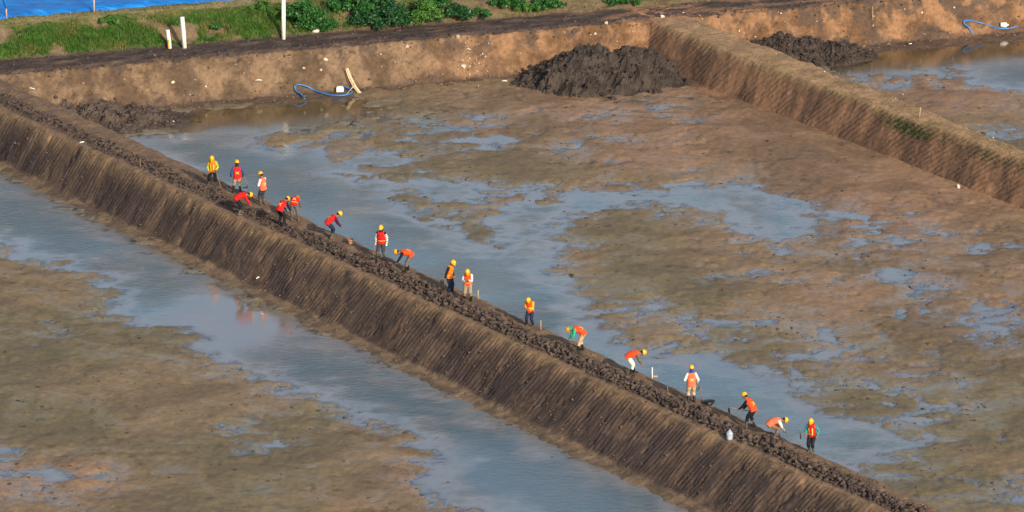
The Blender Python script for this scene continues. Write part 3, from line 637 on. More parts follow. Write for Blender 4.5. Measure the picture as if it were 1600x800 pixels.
bush(340, 45, 1.0, .3, .5, 500, 0, 'tiny green plant on the grass between the white pipes')
bush(170, 35, 1.4, .35, .6, 900, 2, 'low leafy weed at the top of the grass slope')
# ------------------------------------------------------------------ hoses, bamboo, litter
def smooth_path(pts, n=8):
    out = []
    for i in range(len(pts)-1):
        p0, p1, p2, p3 = pts[max(i-1, 0)], pts[i], pts[i+1], pts[min(i+2, len(pts)-1)]
        for k in range(n):
            t = k/n; out.append(.5*((2*p1)+(p2-p0)*t+(2*p0-5*p1+4*p2-p3)*t*t+(3*p1-p0-3*p2+p3)*t**3))
    out.append(pts[-1]); return out
def hose(uv, label):
    pts = smooth_path([hit(u, v)+Vector((0, 0, dz)) for u, v, dz in uv])
    o = tube('blue_hose', pts, .045, M_hose, None, 8); tag(o, label, 'hose', 'blue hoses by the bank')
hose([(476,155,.0),(470,150,.10),(462,146,.16),(461,141,.2),(468,138,.2),(480,139,.12),(492,144,.1),(505,148,.08),(518,151,.08),(532,152,.1),(544,151,.12),(550,147,.1),(546,142,.1),(536,138,.1)], 'looped blue hose lying half in the water at the foot of the cut bank')
hose([(1519,52,.0),(1513,46,.1),(1506,41,.15),(1507,37,.15),(1516,36,.12),(1530,38,.1),(1548,43,.08),(1562,47,.08),(1578,48,.1),(1589,44,.12)], 'curved blue hose on the bank of the smaller pond at top right')
def block(name, u, v, size, label, cat, mat, rz=0, grp=None, tilt=0):
    o = thing_at(name, u, v, label, cat, grp, rz); bev_box('body', size, mat, o, min(size)*.16, (0, 0, size[2]*.42), (tilt, tilt*.6, 0)); return o
b_ = block('plastic_float', 531, 143, (.40, .25, .26), 'white plastic float box beside the looped blue hose', 'float', M_white, .1)
bev_box('float_lid', (.3, .18, .05), M_white, b_, .012, (0, 0, .25))
jg = thing_at('plastic_jug', 1569, 43, 'white plastic jug beside the curved blue hose at top right', 'jug')
tube('body', [(-.22, 0, .14), (-.19, 0, .14), (.12, 0, .14), (.17, 0, .14)], [.10, .145, .145, .06], M_white, jg, 14); tube('neck', [(.16, 0, .14), (.25, 0, .14)], [.04, .04], M_white, jg, 10)
bg_ = thing_at('plastic_sack', 493, 52, 'small pale round sack lying at the edge of the dirt road under the bush', 'sack')
tube('body', [(-.20, 0, .05), (-.12, 0, .09), (.03, 0, .15), (.14, 0, .14), (.2, 0, .12)], [.03, .08, .15, .14, .04], M_white, bg_, 12)
# split bamboo strips
bp = empty('bamboo_strips', hit(563, 142)); tag(bp, 'pair of long pale bamboo strips bending against the cut bank beside the hose', 'bamboo strips')
def strip(name, pts, w_, parent):
    V, F = [], []
    for p in pts:
        p = Vector(p); V += [p+Vector((-w_/2, 0, 0)), p+Vector((w_/2, 0, 0)), p+Vector((w_/2, .02, 0)), p+Vector((-w_/2, .02, 0))]
    for i in range(len(pts)-1):
        for k in range(4): F.append((i*4+k, i*4+(k+1) % 4, i*4+4+(k+1) % 4, i*4+4+k))
    F += [(3, 2, 1, 0), tuple(len(pts)*4-4+k for k in range(4))]
    return mesh_obj(name, V, F, M_bamb, parent)
strip('strip', [(.05, -.35, -.05), (-.25, -.05, .25), (-.5, .35, .62), (-.7, .7, 1.05)], .11, bp)
strip('strip', [(-.05, -.40, -.05), (-.36, -.08, .25), (-.6, .28, .60), (-.78, .65, 1.0)], .05, bp)
tube('brace_stick', [(-.75, -.5, -.1), (-.42, -.12, .22), (-.3, .0, .42)], .02, M_bamb, bp, 6)
# pale stones and litter
stv = []
for k in range(4):
    me = bpy.data.meshes.new('pale_stone'); me.from_pydata([tuple(v) for v in LV[k]], [], [tuple(map(int, f)) for f in LF]); me.materials.append(M_stone); me.update(); stv.append(me)
def stone(u, v, r_, label, grp=None, z=None):
    o = bpy.data.objects.new('pale_stone', stv[random.randrange(4)]); p = hit(u, v); o.location = p+Vector((0, -.01, r_*.25)); o.scale = (r_*random.uniform(.9, 1.4), r_*random.uniform(.8, 1.1), r_*random.uniform(.7, 1)); o.rotation_euler = [random.uniform(0, 6) for _ in range(3)]
    link(o); tag(o, label, 'stone', grp)
for u, v, r_, lb in [(270,130,.10,'squarish white stone in the left part of the cut bank'), (321,136,.075,'flat pale stone low on the cut bank right of the squarish white one'), (509,94,.11,'white stone high on the cut bank above the looped hose'),
    (475,108,.09,'flat white stone on the cut bank left above the looped hose'), (636,73,.11,'pale pointed stone at the top edge of the cut bank right of the thicket'), (715,58,.10,'pale stone on the road edge above the gravelly patch'),
    (724,104,.13,'largest white stone in the gravelly patch of the cut bank'), (947,37,.13,'round white stone on the bank top above the dark heap'), (1035,27,.12,'pale stone where the right embankment meets the bank'),
    (502,110,.06,'small white stone on the bank straight above the hose loop'), (595,85,.05,'small white stone in the upper middle of the cut bank'), (1054,119,.10,'pale stone at the foot of the right embankment beside the heap'),
    (930,54,.09,'white stone on the cut bank just above the dark heap'), (237,185,.07,'left of two white stones on the mud spit'), (245,184,.07,'right of two white stones on the mud spit'), (271,192,.08,'pale stone at the tip of the mud spit'), (1497,293,.12,'lone white stone at the foot of the right embankment')]:
    stone(u, v, r_, lb)
for k in range(30):
    u = random.uniform(180, 1000); f = random.uniform(.08, .92); v = (115-.0833*u)*(1-f)+(185-.083*u)*f; stone(u, v, random.uniform(.015, .035), 'tiny pale stone embedded in the cut bank', 'tiny pale stones in the cut bank')
for k in range(26):
    stone(random.gauss(735, 14), random.gauss(100, 13), random.uniform(.02, .05), 'tiny white pebble in the gravelly patch of the cut bank', 'pebbles in the gravelly patch')
for k in range(11):
    u = random.uniform(1200, 1590); stone(u, 20+random.uniform(0, 30)-(u-1200)*.03, random.uniform(.03, .06), 'tiny pale stone on the bank above the smaller pond', 'tiny pale stones above the smaller pond')
for k in range(14):
    u = random.uniform(1060, 1580); stone(u, 84+(u-1200)*.385-random.uniform(2, 22), random.uniform(.03, .06), 'tiny pale stone on the crest of the right embankment', 'tiny pale stones on the right embankment')
def stick(name, uv, h, r_, label, mat=M_wood, lean=(0, 0), grp=None):
    p = hit(*uv); o = tube(name, [(0, 0, -.15), (lean[0]*.5, lean[1]*.5, h*.5), (lean[0], lean[1], h)], [r_, r_, r_*.85], mat, None, 7); o.location = p; tag(o, label, 'stake', grp); return o
stick('wooden_stake', (1436, 184), .55, .028, 'pale leaning stake on the crest of the right embankment', lean=(.08, 0))
stick('wooden_stake', (1364, 33), .75, .02, 'thin crooked twig on the bank above the smaller pond', lean=(-.02, .3))
stick('wooden_stake', (747, 467), .42, .028, 'pale stake at the embankment edge right of the crouched light blue sleeved worker')
stick('wooden_stake', (1019, 591), .50, .028, 'white topped stake beside the small cement block', M_white)
stick('wooden_stake', (845, 516), .45, .022, 'thin stake on the crest right of the worker in yellow orange sleeves')
stick('wooden_stake', (219, 262), .45, .022, 'dark thin stake in the clods left of all workers', M_hand)
stick('wooden_stake', (1043, 615), .4, .022, 'short stake in the clods between two workers', M_hand)
def litter(u, v, L, label, rz):
    o = bpy.data.objects.new('white_scrap', None); V, F = tube_data([(-L/2, 0, .02), (0, .03, .04), (L/2, 0, .02)], [.02, .035, .02], 6); o = mesh_obj('white_scrap', V, F, M_white, None, True)
    o.location = hit(u, v)+Vector((0, 0, .02)); o.rotation_euler = (0, 0, rz); tag(o, label, 'scrap')
litter(48, 140, .5, 'white strip of litter on the slope at the far left', -.5); litter(129, 224, .32, 'white scrap lying beside the clod band left of the workers', .5)
litter(404, 127, .35, 'white strip on the cut bank left of the looped hose', .1); litter(225, 184, .3, 'white strip on the mud spit', .1); litter(731, 78, .35, 'pale strip of wood on the gravelly bank', -.7); litter(404, 436, .3, 'white scrap on the striped face below the bent workers', .9)
litter(788, 128, .3, 'pale scrap left of the dark heap', 0); litter(1015, 107, .25, 'white scrap on the right flank of the dark heap', .1)
# water jug
M_jug, nt, b = mat_new('clear_plastic'); b.inputs['Base Color'].default_value = (.62, .72, .82, 1); b.inputs['Roughness'].default_value = .12; b.inputs['Transmission Weight'].default_value = .55; b.inputs['IOR'].default_value = 1.2
M_blue = simple('blue_cap', (.05, .15, .5), .5, .1)
j = thing_at('water_bottle', 1140, 687, 'large clear water bottle standing on the crest edge beside the clods', 'water bottle')
lathe('bottle_body', [(.11, 0), (.135, .02), (.135, .12), (.128, .14), (.135, .16), (.135, .26), (.12, .32), (.05, .40), (.035, .42), (.035, .45)], M_jug, j, 18)
lathe('water', [(.12, .012), (.127, .03), (.122, .14), (.126, .2), (.0, .201)], simple('bottle_water', (.42, .50, .58), .1, .1, 4, .6), j, 18)
lathe('cap', [(.04, .445), (.04, .48), (.03, .485)], M_blue, j, 12)
# small brick-and-bucket items
bk_ = thing_at('paint_pail', 548, 381, 'small orange and grey pail on the crest between two workers', 'pail')
lathe('pail_body', [(.10, 0), (.11, .01), (.135, .13), (.13, .135), (.10, .03), (0, .03)], M_cement, bk_, 16); lathe('pail_rim', [(.137, .12), (.15, .13), (.15, .23), (.14, .24), (.12, .18), (0, .17)], M_brick, bk_, 16)
cb = thing_at('cement_block', 1023, 592, 'small grey cement block beside the white topped stake', 'block'); bev_box('block_body', (.24, .18, .14), M_cement, cb, .02, (0, 0, .06)); bev_box('board', (.3, .12, .03), M_wood, cb, .006, (-.02, -.02, .15), (0, .1, .2))
V = LV[3]*np.array([.30, .22, .14]); o = mesh_obj('black_bag', V, [tuple(map(int, f)) for f in LF], M_blackbag, None, True); o.location = hit(1107, 632)+Vector((0, 0, .08)); tag(o, 'crumpled black bag on the crest right of the standing worker with the blue scarf', 'bag')
# bird at the small pond
M_bd = simple('bird_dark', (.03, .028, .025), .7, .2); M_bw = simple('bird_white', (.6, .58, .52), .7, .1)
br = empty('bird', Vector((*P(1423, 73, 0), 0))); tag(br, 'small black and white bird wading in the smaller pond', 'bird')
V1 = tube_data([(-.2, 0, .13), (-.1, 0, .15), (.03, 0, .19), (.11, 0, .2), (.15, 0, .27), (.19, 0, .30), (.24, 0, .29), (.29, 0, .285)], [.01, .045, .07, .055, .03, .035, .02, .005], 10)
mesh_obj('bird_body', *V1, M_bd, br, True); mesh_obj('wing', *tube_data([(-.16, -.05, .15), (-.03, -.06, .19), (.06, -.05, .2)], [.01, .04, .02], 8), M_bw, br, True)
for sx_ in (-.03, .03): tube('leg', [(0, sx_, .13), (-.01, sx_, .05), (.0, sx_, -.03)], .008, M_bd, br, 5)
# ------------------------------------------------------------------ people
_cloth = {}
def cloth(name, col, rough=.85, var=.25):
    if name not in _cloth:
        m, nt, b = mat_new(name); co = nt.nodes.new('ShaderNodeTexCoord').outputs['Object']
        nt.links.new(ramp(nt, noise(nt, 9, 4, .6, co), [(.3, tuple(c*(1-var) for c in col)), (.7, tuple(min(1, c*(1+var)) for c in col))]), b.inputs['Base Color'])
        b.inputs['Roughness'].default_value = rough; b.inputs['Specular IOR Level'].default_value = .2
        bump(nt, b, [(noise(nt, 11, 3, .5, co, .6), .8, .03)]); _cloth[name] = m
    return _cloth[name]
M_skin = cloth('skin', (.26, .14, .085), .6, .05); M_hair = cloth('hair', (.01, .008, .007)); M_eye = simple('eye', (.02, .015, .012), .3)
M_helm = simple('helmet_yellow', (.74, .38, .01), .32, .04, 3, .5); M_boot = cloth('rubber_boot', (.016, .017, .018), .45); M_bootg = cloth('muddy_boot', (.10, .085, .07), .7)
M_reflect = cloth('reflective_yellow', (.85, .62, .10), .5); M_silver = cloth('reflective_silver', (.65, .6, .5), .4)
CL = dict(red=(.58, .014, .016), orange=(.78, .07, .015), salmon=(.80, .15, .075), yelor=(.80, .18, .01), black=(.014, .014, .018), navy=(.015, .022, .05), blue=(.03, .06, .22), white=(.72, .68, .63), beige=(.46, .33, .20),
    grey=(.13, .12, .115), lime=(.34, .42, .03), purple=(.06, .015, .06), lblue=(.42, .52, .60), teal=(.02, .25, .26), green=(.03, .36, .20), dgrey=(.045, .045, .05), brown=(.20, .12, .07), maroon=(.10, .03, .045), gold=(.9, .38, .02), pants_white=(.62, .60, .55), khaki=(.26, .20, .13))
def CM(k): return cloth('cloth_'+k, CL[k])
def ring_sweep(rings, seg=20, cap=True):
    """rings: (centre, lateral axis, depth axis, a, b)"""
    V, F = [], []
    for c, ax, bx, a_, b_ in rings:
        for k in range(seg): th = 6.28318*k/seg; V.append(c+ax*(a_*math.cos(th))+bx*(b_*math.sin(th)))
    n = len(rings)
    for i in range(n-1):
        for k in range(seg): F.append((i*seg+k, i*seg+(k+1) % seg, (i+1)*seg+(k+1) % seg, (i+1)*seg+k))
    if cap: F.append(tuple(range(seg))[::-1]); F.append(tuple(range((n-1)*seg, n*seg)))
    return V, F
def ball(c, r_, ax=None, sub=2):
    V, F = ico(sub); V = [Vector(v) for v in V*np.array(r_ if hasattr(r_, '__len__') else (r_,)*3)]
    if ax is not None: V = [ax@v for v in V]
    return [v+Vector(c) for v in V], [tuple(int(i) for i in f) for f in F]
def remesh(name, parts, vox, mat, parent, extra=None, mats=None, smooth_it=3):
    V, F, _ = join_data(parts); me = bpy.data.meshes.new('tmp'); me.from_pydata([tuple(v) for v in V], [], F)
    bm_ = bmesh.new(); bm_.from_mesh(me); bmesh.ops.recalc_face_normals(bm_, faces=bm_.faces); bm_.to_mesh(me); bm_.free()
    o = bpy.data.objects.new('tmp', me); sc.collection.objects.link(o)
    m = o.modifiers.new('r', 'REMESH'); m.mode = 'VOXEL'; m.voxel_size = vox
    m2 = o.modifiers.new('s', 'SMOOTH'); m2.iterations = smooth_it; m2.factor = .5
    dg = bpy.context.evaluated_depsgraph_get(); ev = o.evaluated_get(dg); me2 = bpy.data.meshes.new_from_object(ev)
    V2 = [v.co.copy() for v in me2.vertices]; F2 = [tuple(p.vertices) for p in me2.polygons]
    bpy.data.objects.remove(o); bpy.data.meshes.remove(me); bpy.data.meshes.remove(me2)
    allp = [(V2, F2, 0)]+(extra or [])
    V, F, mi = join_data(allp)
    return mesh_obj(name, V, F, mat, parent, True, mats or [mat], mi)
def ik(a, c, l1, l2, pole):
    a, c = Vector(a), Vector(c); d = c-a; L = d.length
    if L > (l1+l2)*.995: c = a+d.normalized()*(l1+l2)*.995; d = c-a; L = d.length
    x_ = (l1*l1-l2*l2+L*L)/(2*L); h = math.sqrt(max(l1*l1-x_*x_, 0)); dn = d.normalized(); p = Vector(pole); p = (p-dn*p.dot(dn)).normalized()
    return a+dn*x_+p*h, c
def person(u, v, face, label, lean=5, hip=.83, feet=((-.12, .02), (.12, -.02)), hands=((-.22, .12, .80), (.22, .12, .80)), vest='orange', sleeve='black', pants='black', boot='black', plen='boot', head=10, scarf=None, mark='x', stripes=False, turn=0, under=None, gloves=None, side=0, sh=1.0, wide=1.0, glob=None):
    """face: direction the person faces, degrees, 0 = away from camera, 90 = photo left, 180 = towards camera, -90 = right"""
    g_ = hit(u, v); o = empty('person', g_, R(face)); tag(o, label, 'person', 'workers digging along the embankment crest'); o.scale = (sh, sh, sh)
    L1 = R(lean); X = Vector((1, 0, 0)); back = -math.sin(L1)*.20
    pel = Vector((side*.0, back, hip))
    def dirn(a_): return Vector((R(side)*.5, math.sin(a_), math.cos(a_))).normalized()
    spine = [pel]; dirs = [dirn(L1*.55)]
    for f, ln in ((.55, .12), (.85, .13), (1.08, .13), (1.15, .10)): spine.append(spine[-1]+dirn(L1*f)*ln); dirs.append(dirn(L1*f))
    tw = Matrix.Rotation(R(turn), 3, dirs[-1])
    def frame(i): d = dirs[i]; ax = (X-d*X.dot(d)).normalized(); return ax, d.cross(ax)*-1
    prof = [(.165, .115), (.150, .108), (.160, .118), (.175, .118), (.135, .085)]
    def torso(off, i0=0, i1=4, seg=20, n=3):
        rg_ = []
        for i in range(i0, i1):
            for k in range(n if i < i1-1 else n+1):
                f = k/n; c = spine[i].lerp(spine[i+1], f); d = dirs[i].lerp(dirs[i+1], f).normalized(); ax = (X-d*X.dot(d)).normalized(); bx = ax.cross(d)*-1
                a_ = prof[i][0]*(1-f)+prof[i+1][0]*f; b_ = prof[i][1]*(1-f)+prof[i+1][1]*f; rg_.append((c, ax, -bx, (a_+off)*wide, (b_+off)*wide))
        return rg_
    top = spine[-1]; dt = dirs[-1]; ax, bx = frame(4); axs = tw@ax
    shl = [top-dt*.045-axs*.172*wide, top-dt*.045+axs*.172*wide]
    nd = dirn(L1*1.15+R(head)*.6); hd = dirn(L1*1.1+R(head)); neck = top+nd*.085; hc = neck+hd*.105
    hax = X; hfw = hax.cross(hd)*-1; hfw = (hd.cross(hax)); 
    if hfw.dot(Vector((0, 1, 0))) < 0 and lean < 60: hfw = -hfw
    HM = Matrix((hax, -hd.cross(hax)*-1, hd)).transposed(); 
    fwd = Vector((0, math.cos(L1*1.1+R(head)), -math.sin(L1*1.1+R(head)))); HM = Matrix((hax, fwd, hd)).transposed()
    hips = [pel+Vector((-.09, 0, -.02)), pel+Vector((.09, 0, -.02))]
    legs = []
    for k in (0, 1):
        an = Vector((feet[k][0], feet[k][1], .085)); kn, an = ik(hips[k], an, .395, .385, (0, 1, .1)); legs.append((hips[k], kn, an))
    arms = []
    for k in (0, 1):
        tg = Vector(hands[k]); el, wr = ik(shl[k], tg, .275, .245, (-.5 if k == 0 else .5, -.6, -.5)); arms.append((shl[k], el, wr))
    # body: one continuous surface, fingers and face added to the same mesh
    parts = [ring_sweep(torso(0))]
    parts.append(tube_data([top-dt*.03, top+nd*.03, neck+hd*.02], [.075, .055, .052], 12))
    parts.append(ball(hc, (.075, .093, .112), HM, 3)); parts.append(ball(hc+HM@Vector((0, .045, -.055)), (.05, .05, .055), HM)); parts.append(ball(hc+HM@Vector((0, .098, -.01)), (.014, .02, .024), HM))
    for sx_ in (-1, 1): parts.append(ball(hc+HM@Vector((sx_*.077, 0, -.005)), (.012, .02, .032), HM))
    for k in (0, 1):
        h_, kn, an = legs[k]; parts.append(tube_data([h_+Vector((0, 0, .03)), h_.lerp(kn, .5), kn, kn.lerp(an, .35), an], [.088, .075, .056, .056, .038], 12)); parts.append(ball(h_, .09)); parts.append(ball(kn, .056))
        parts.append(tube_data([an+Vector((0, -.06, -.035)), an+Vector((0, .03, -.035)), an+Vector((0, .16, -.055))], [.035, .042, .025], 10))
        s_a, el, wr = arms[k]; parts.append(ball(s_a, .062)); parts.append(tube_data([s_a, s_a.lerp(el, .5), el, el.lerp(wr, .3), wr], [.055, .047, .038, .039, .027], 12)); parts.append(ball(el, .039))
    ex = []
    for k in (0, 1):
        s_a, el, wr = arms[k]; d = (wr-el).normalized(); sv = d.orthogonal().normalized() if abs(d.dot(X)) > .9 else (X-d*X.dot(d)).normalized(); nv_ = d.cross(sv).normalized()
        pc = wr+d*.045; mm = Matrix((sv, nv_, d)).transposed(); parts.append(ball(pc, (.040, .018, .052), mm))
        for j, (off, ln) in enumerate(((-.028, .062), (-.010, .072), (.009, .068), (.027, .052))):
            b0 = wr+d*.075+sv*off; b1 = b0+d*ln*.5+nv_*ln*.15; b2 = b1+d*ln*.3+nv_*ln*.4; ex.append((*tube_data([b0-d*.02, b0, b1, b2], [.010, .010, .009, .007], 6), 0))
        tsgn = 1 if k == 0 else -1
        b0 = wr+d*.02+sv*.03*tsgn; b1 = b0+d*.03+sv*.025*tsgn+nv_*.01; b2 = b1+d*.03+nv_*.015; ex.append((*tube_data([b0-sv*.02*tsgn, b0, b1, b2], [.012, .012, .011, .008], 6), 0))
    for sx_ in (-1, 1): ex.append((*ball(hc+HM@Vector((sx_*.032, .083, .012)), .012, None, 1), 1))
    ex.append((*tube_data([hc+HM@Vector((-.022, .090, -.052)), hc+HM@Vector((0, .096, -.053)), hc+HM@Vector((.022, .090, -.052))], .005, 5), 1))
    remesh('body', parts, .014, M_skin, o, ex, [M_skin, M_eye])
    # clothes
    sp = [ring_sweep(torso(.012))]
    for k in (0, 1):
        s_a, el, wr = arms[k]; sp.append(ball(s_a, .076)); sp.append(tube_data([s_a-(el-s_a)*.1, s_a.lerp(el, .5), el, el.lerp(wr, .5), wr.lerp(el, .04)], [.072, .066, .056, .053, .043], 12)); sp.append(ball(el, .055))
    shirt = remesh('shirt', sp, .016, CM(sleeve), o)
    if stripes:
        sv_, ex_ = [], []
        for k in (0, 1):
            s_a, el, wr = arms[k]
            for f in (.25, .55, .85): c = s_a.lerp(el, f); d = (el-s_a).normalized()*.022; sv_.append(tube_data([c-d, c+d], [.073, .071], 12))
            for f in (.2, .5, .8): c = el.lerp(wr, f); d = (wr-el).normalized()*.02; sv_.append(tube_data([c-d, c+d], [.062, .060], 12))
        for V, F in sv_: mesh_obj('sleeve_stripe', V, F, CM('white'), shirt, True)
    pp = [ring_sweep([(pel+dirs[0]*.06, *frame(0), .165, .118), (pel, *frame(0), .18, .13), (pel-Vector((0, 0, .07)), X, Vector((0, 1, 0)), .165, .12)])]
    for k in (0, 1):
        h_, kn, an = legs[k]; e_ = kn.lerp(an, {'boot': .45, 'knee': .15, 'long': .95}[plen])
        pp.append(tube_data([h_+Vector((0, 0, .04)), h_.lerp(kn, .5), kn, e_], [.105, .098, .082, .078 if plen != 'long' else .062], 14)); pp.append(ball(kn, .083)); pp.append(ball(h_, .112))
    remesh('trousers', pp, .017, CM(pants), o)
    for k in (0, 1):
        h_, kn, an = legs[k]; a0 = kn.lerp(an, .25 if plen != 'long' else .8)
        remesh('boot', [tube_data([a0, kn.lerp(an, .7), an, an-Vector((0, 0, .05))], [.066, .056, .052, .05], 12), tube_data([an+Vector((0, -.08, -.045)), an+Vector((0, .05, -.04)), an+Vector((0, .19, -.055))], [.042, .052, .035], 10)], .014, M_boot if boot == 'black' else M_bootg, o)
    # vest: shell around the torso with open sides at the shoulders
    vr = [(c, a2, b2, a_*1.0, b_) for c, a2, b2, a_, b_ in torso(.034, 0, 4)]
    c, a2, b2, a_, b_ = vr[-1]; vr.append((c+dt*.03, a2, b2, a_*.86, b_*.8)); vr.append((c+dt*.045, a2, b2, a_*.6, b_*.55)); c, a2, b2, a_, b_ = vr[0]; vr.insert(0, (c-dirs[0]*.07, a2, b2, a_*1.05, b_*1.06))
    vo = remesh('vest', [ring_sweep(vr)], .016, CM(vest), o, smooth_it=4)
    tb = torso(.040, 0, 4, n=6)
    def vband(i, mat, nm='reflective_band'):
        V, F = ring_sweep(tb[i:i+2], 24, False); mesh_obj(nm, V, F, mat, vo, True)
    if mark in ('x', 'both'):
        def sp_(i, th): c, a2, b2, a_, b_ = tb[i]; return c+a2*(a_*math.cos(th))+b2*(b_*math.sin(th))
        sgn = -1 if (tb[10][2].dot(Vector((0, 1, 0))) > 0) else 1
        V, F = [], []
        for m_ in (0, 1):
            for j in range(7):
                i = 8+j; th = sgn*math.pi/2+(.45-.15*j if m_ else -.45+.15*j); p = sp_(min(i, len(tb)-1), th-.09); p2 = sp_(min(i, len(tb)-1), th+.09); V += [p, p2]
                if j < 6: b0 = m_*14+j*2; F.append((b0, b0+1, b0+3, b0+2))
        mesh_obj('reflective_cross', V, F, M_reflect, vo, True)
    if mark in ('band', 'both'): vband(4, M_reflect)
    if mark == 'front':
        V, F = [], []
        sgn = 1 if (tb[10][2].dot(Vector((0, 1, 0))) > 0) else -1
        for m_ in (-1, 1):
            for j in range(16):
                c, a2, b2, a_, b_ = tb[3+j]
                for th in (.28, .52): tq = sgn*(math.pi/2)+m_*th; V.append(c+a2*((a_+.003)*math.cos(tq))+b2*((b_+.003)*math.sin(tq)))
                if j < 15: b0 = (0 if m_ < 0 else 32)+j*2; F.append((b0, b0+1, b0+3, b0+2))
        mesh_obj('reflective_strips', V, F, M_reflect, vo, True)
    # hair / scarf / helmet
    if scarf:
        remesh('head_scarf', [ball(hc+HM@Vector((0, -.02, -.02)), (.092, .098, .115), HM), tube_data([neck+hd*.05, neck-hd*.02, top-dt*.06], [.085, .095, .12], 12)], .016, CM(scarf), o)
    else: mesh_obj('hair', *ball(hc+HM@Vector((0, -.022, .012)), (.083, .090, .103), HM), M_hair, o, True)
    seg = 24; V, F = [], []
    for r_, z_ in ((1.24, .0), (1.08, .015), (1.05, .05), (.96, .085), (.78, .118), (.5, .140), (.2, .150), (.02, .152)):
        for k in range(seg):
            th = 6.28318*k/seg; fr = max(0, math.sin(th)); rr_ = r_*(1+(.22*fr**3 if z_ < .01 else 0)); ridge = .010*math.exp(-(math.cos(th)/.18)**2) if z_ > .04 else 0
            V.append(hc+HM@Vector((.100*rr_*math.cos(th), .122*rr_*math.sin(th), .035+z_+ridge)))
    for i in range(7):
        for k in range(seg): F.append((i*seg+k, i*seg+(k+1) % seg, (i+1)*seg+(k+1) % seg, (i+1)*seg+k))
    F.append(tuple(range(7*seg, 8*seg))); F.append(tuple(range(seg))[::-1])
    mesh_obj('helmet', V, F, M_helm, o, True)
    if gloves:
        for k in (0, 1): mesh_obj('glove', *ball(arms[k][2]+(arms[k][2]-arms[k][1]).normalized()*.06, (.048, .03, .075)), CM(gloves), o, True)
    mw = Matrix.Translation(g_)@Matrix.Rotation(R(face), 4, 'Z')@Matrix.Scale(sh, 4)
    return o, [mw@a_[2] for a_ in arms], mw
def hoe(p0, p1, blade_dir, label):
    """handle from p0 (butt) to p1 (head), blade hanging off p1 along blade_dir"""
    p0, p1 = Vector(p0), Vector(p1); o = empty('hoe', p1); tag(o, label, 'hoe', 'hoes held by the workers'); a_ = p0-p1
    tube('handle', [a_, a_*.5+Vector((.0, 0, .01)), -a_.normalized()*.06], [.017, .018, .02], M_hand, o, 8)
    bd = Vector(blade_dir).normalized(); wv_ = bd.cross(a_.normalized()).normalized(); nv_ = wv_.cross(bd).normalized()
    V, F = [], []
    for f, w_ in ((-.03, .045), (.03, .06), (.07, .095), (.24, .105)):
        for sg, tn in ((-1, 1), (1, 1), (1, -1), (-1, -1)): V.append(bd*f+wv_*w_*sg+nv_*(.009*tn+f*f*.6))
    for i in range(3):
        for k in range(4): F.append((i*4+k, i*4+(k+1) % 4, i*4+4+(k+1) % 4, i*4+4+k))
    F += [(3, 2, 1, 0), (12, 13, 14, 15)]; mesh_obj('blade', V, F, M_steel, o)
    return o
# ---- the eighteen workers, left to right
o, h, m = person(333, 291, 172, 'worker in a yellow orange vest standing with legs wide apart, leftmost of all', 12, .80, ((-.20, .12), (.27, -.20)), ((-.16, .22, .86), (.17, .20, .82)), 'yelor', 'lime', 'black', 'grey', 'boot', 25, None, 'front')
hoe(h[0]+Vector((.02, -.05, .06)), h[0]+Vector((.30, -.35, -.78)), (-.5, 0, -.6), 'hoe held downwards by the leftmost worker')
o, h, m = person(371, 302, 8, 'worker in a red vest with blue sleeves and beige knee trousers, back to the viewer', 3, .83, ((-.20, .10), (.15, -.08)), ((-.30, .05, .83), (.28, .02, .82)), 'red', 'blue', 'beige', 'black', 'knee', 8, 'navy', 'x')
hoe(h[1]+Vector((-.05, 0, .35)), h[1]+Vector((.22, -.05, -.52)), (-.7, 0, -.2), 'hoe hanging in the right hand of the red vested worker with blue sleeves')
person(411, 320, 55, 'worker in a salmon vest with white sleeves and grey trousers standing at the water edge', 6, .83, ((-.10, .06), (.11, -.04)), ((-.10, .30, 1.0), (.12, .30, .98)), 'salmon', 'white', 'dgrey', 'grey', 'boot', 22, None, 'x')
person(376, 335, -75, 'worker all in red bent double facing right, nearest of the left group', 78, .80, ((-.16, .02), (.18, -.12)), ((-.14, .50, .34), (.14, .58, .30)), 'red', 'red', 'black', 'grey', 'boot', 5, None, 'none')
person(441, 352, -38, 'worker in red vest and black sleeves bent forward with a yellow cross on the back', 55, .80, ((-.18, .0), (.18, -.08)), ((-.12, .55, .42), (.16, .58, .40)), 'red', 'black', 'black', 'black', 'long', 5, None, 'x')
person(461, 345, -10, 'worker in grey trousers bent away from the viewer behind the one with the yellow cross', 74, .86, ((-.17, .0), (.17, .0)), ((-.2, .50, .36), (.22, .50, .34)), 'red', 'grey', 'grey', 'grey', 'boot', 30, None, 'both')
person(518, 372, -72, 'worker in red vest and purple sleeves stooping to the right beside the pail', 62, .76, ((-.14, .05), (.15, -.06)), ((-.12, .48, .40), (.14, .50, .44)), 'red', 'purple', 'navy', 'grey', 'boot', -15, None, 'x')
o, h, m = person(596, 405, 165, 'worker with black and white striped sleeves and white gloves walking along the edge', 3, .84, ((-.13, -.05), (.16, .14)), ((-.27, .05, .80), (.27, .05, .80)), 'red', 'black', 'dgrey', 'grey', 'knee', 12, 'black', 'both', True, gloves='white')
hoe(h[1]+Vector((0, -.04, .15)), h[1]+Vector((-.1, -.15, -.62)), (-.6, 0, -.2), 'hoe held low by the worker with striped sleeves')
person(636, 425, 88, 'worker in orange vest bent at a right angle facing left with one arm hanging down', 84, .82, ((-.14, .06), (.14, -.06)), ((-.14, .58, .30), (.14, .50, .32)), 'orange', 'black', 'grey', 'black', 'boot', -10, None, 'x')
o, h, m = person(703, 460, -115, 'tall worker in orange vest with black sleeves and navy trousers looking down to the right', 8, .86, ((-.11, .05), (.12, -.05)), ((-.20, .12, .84), (.24, -.12, .80)), 'yelor', 'black', 'navy', 'navy', 'long', 30, None, 'band')
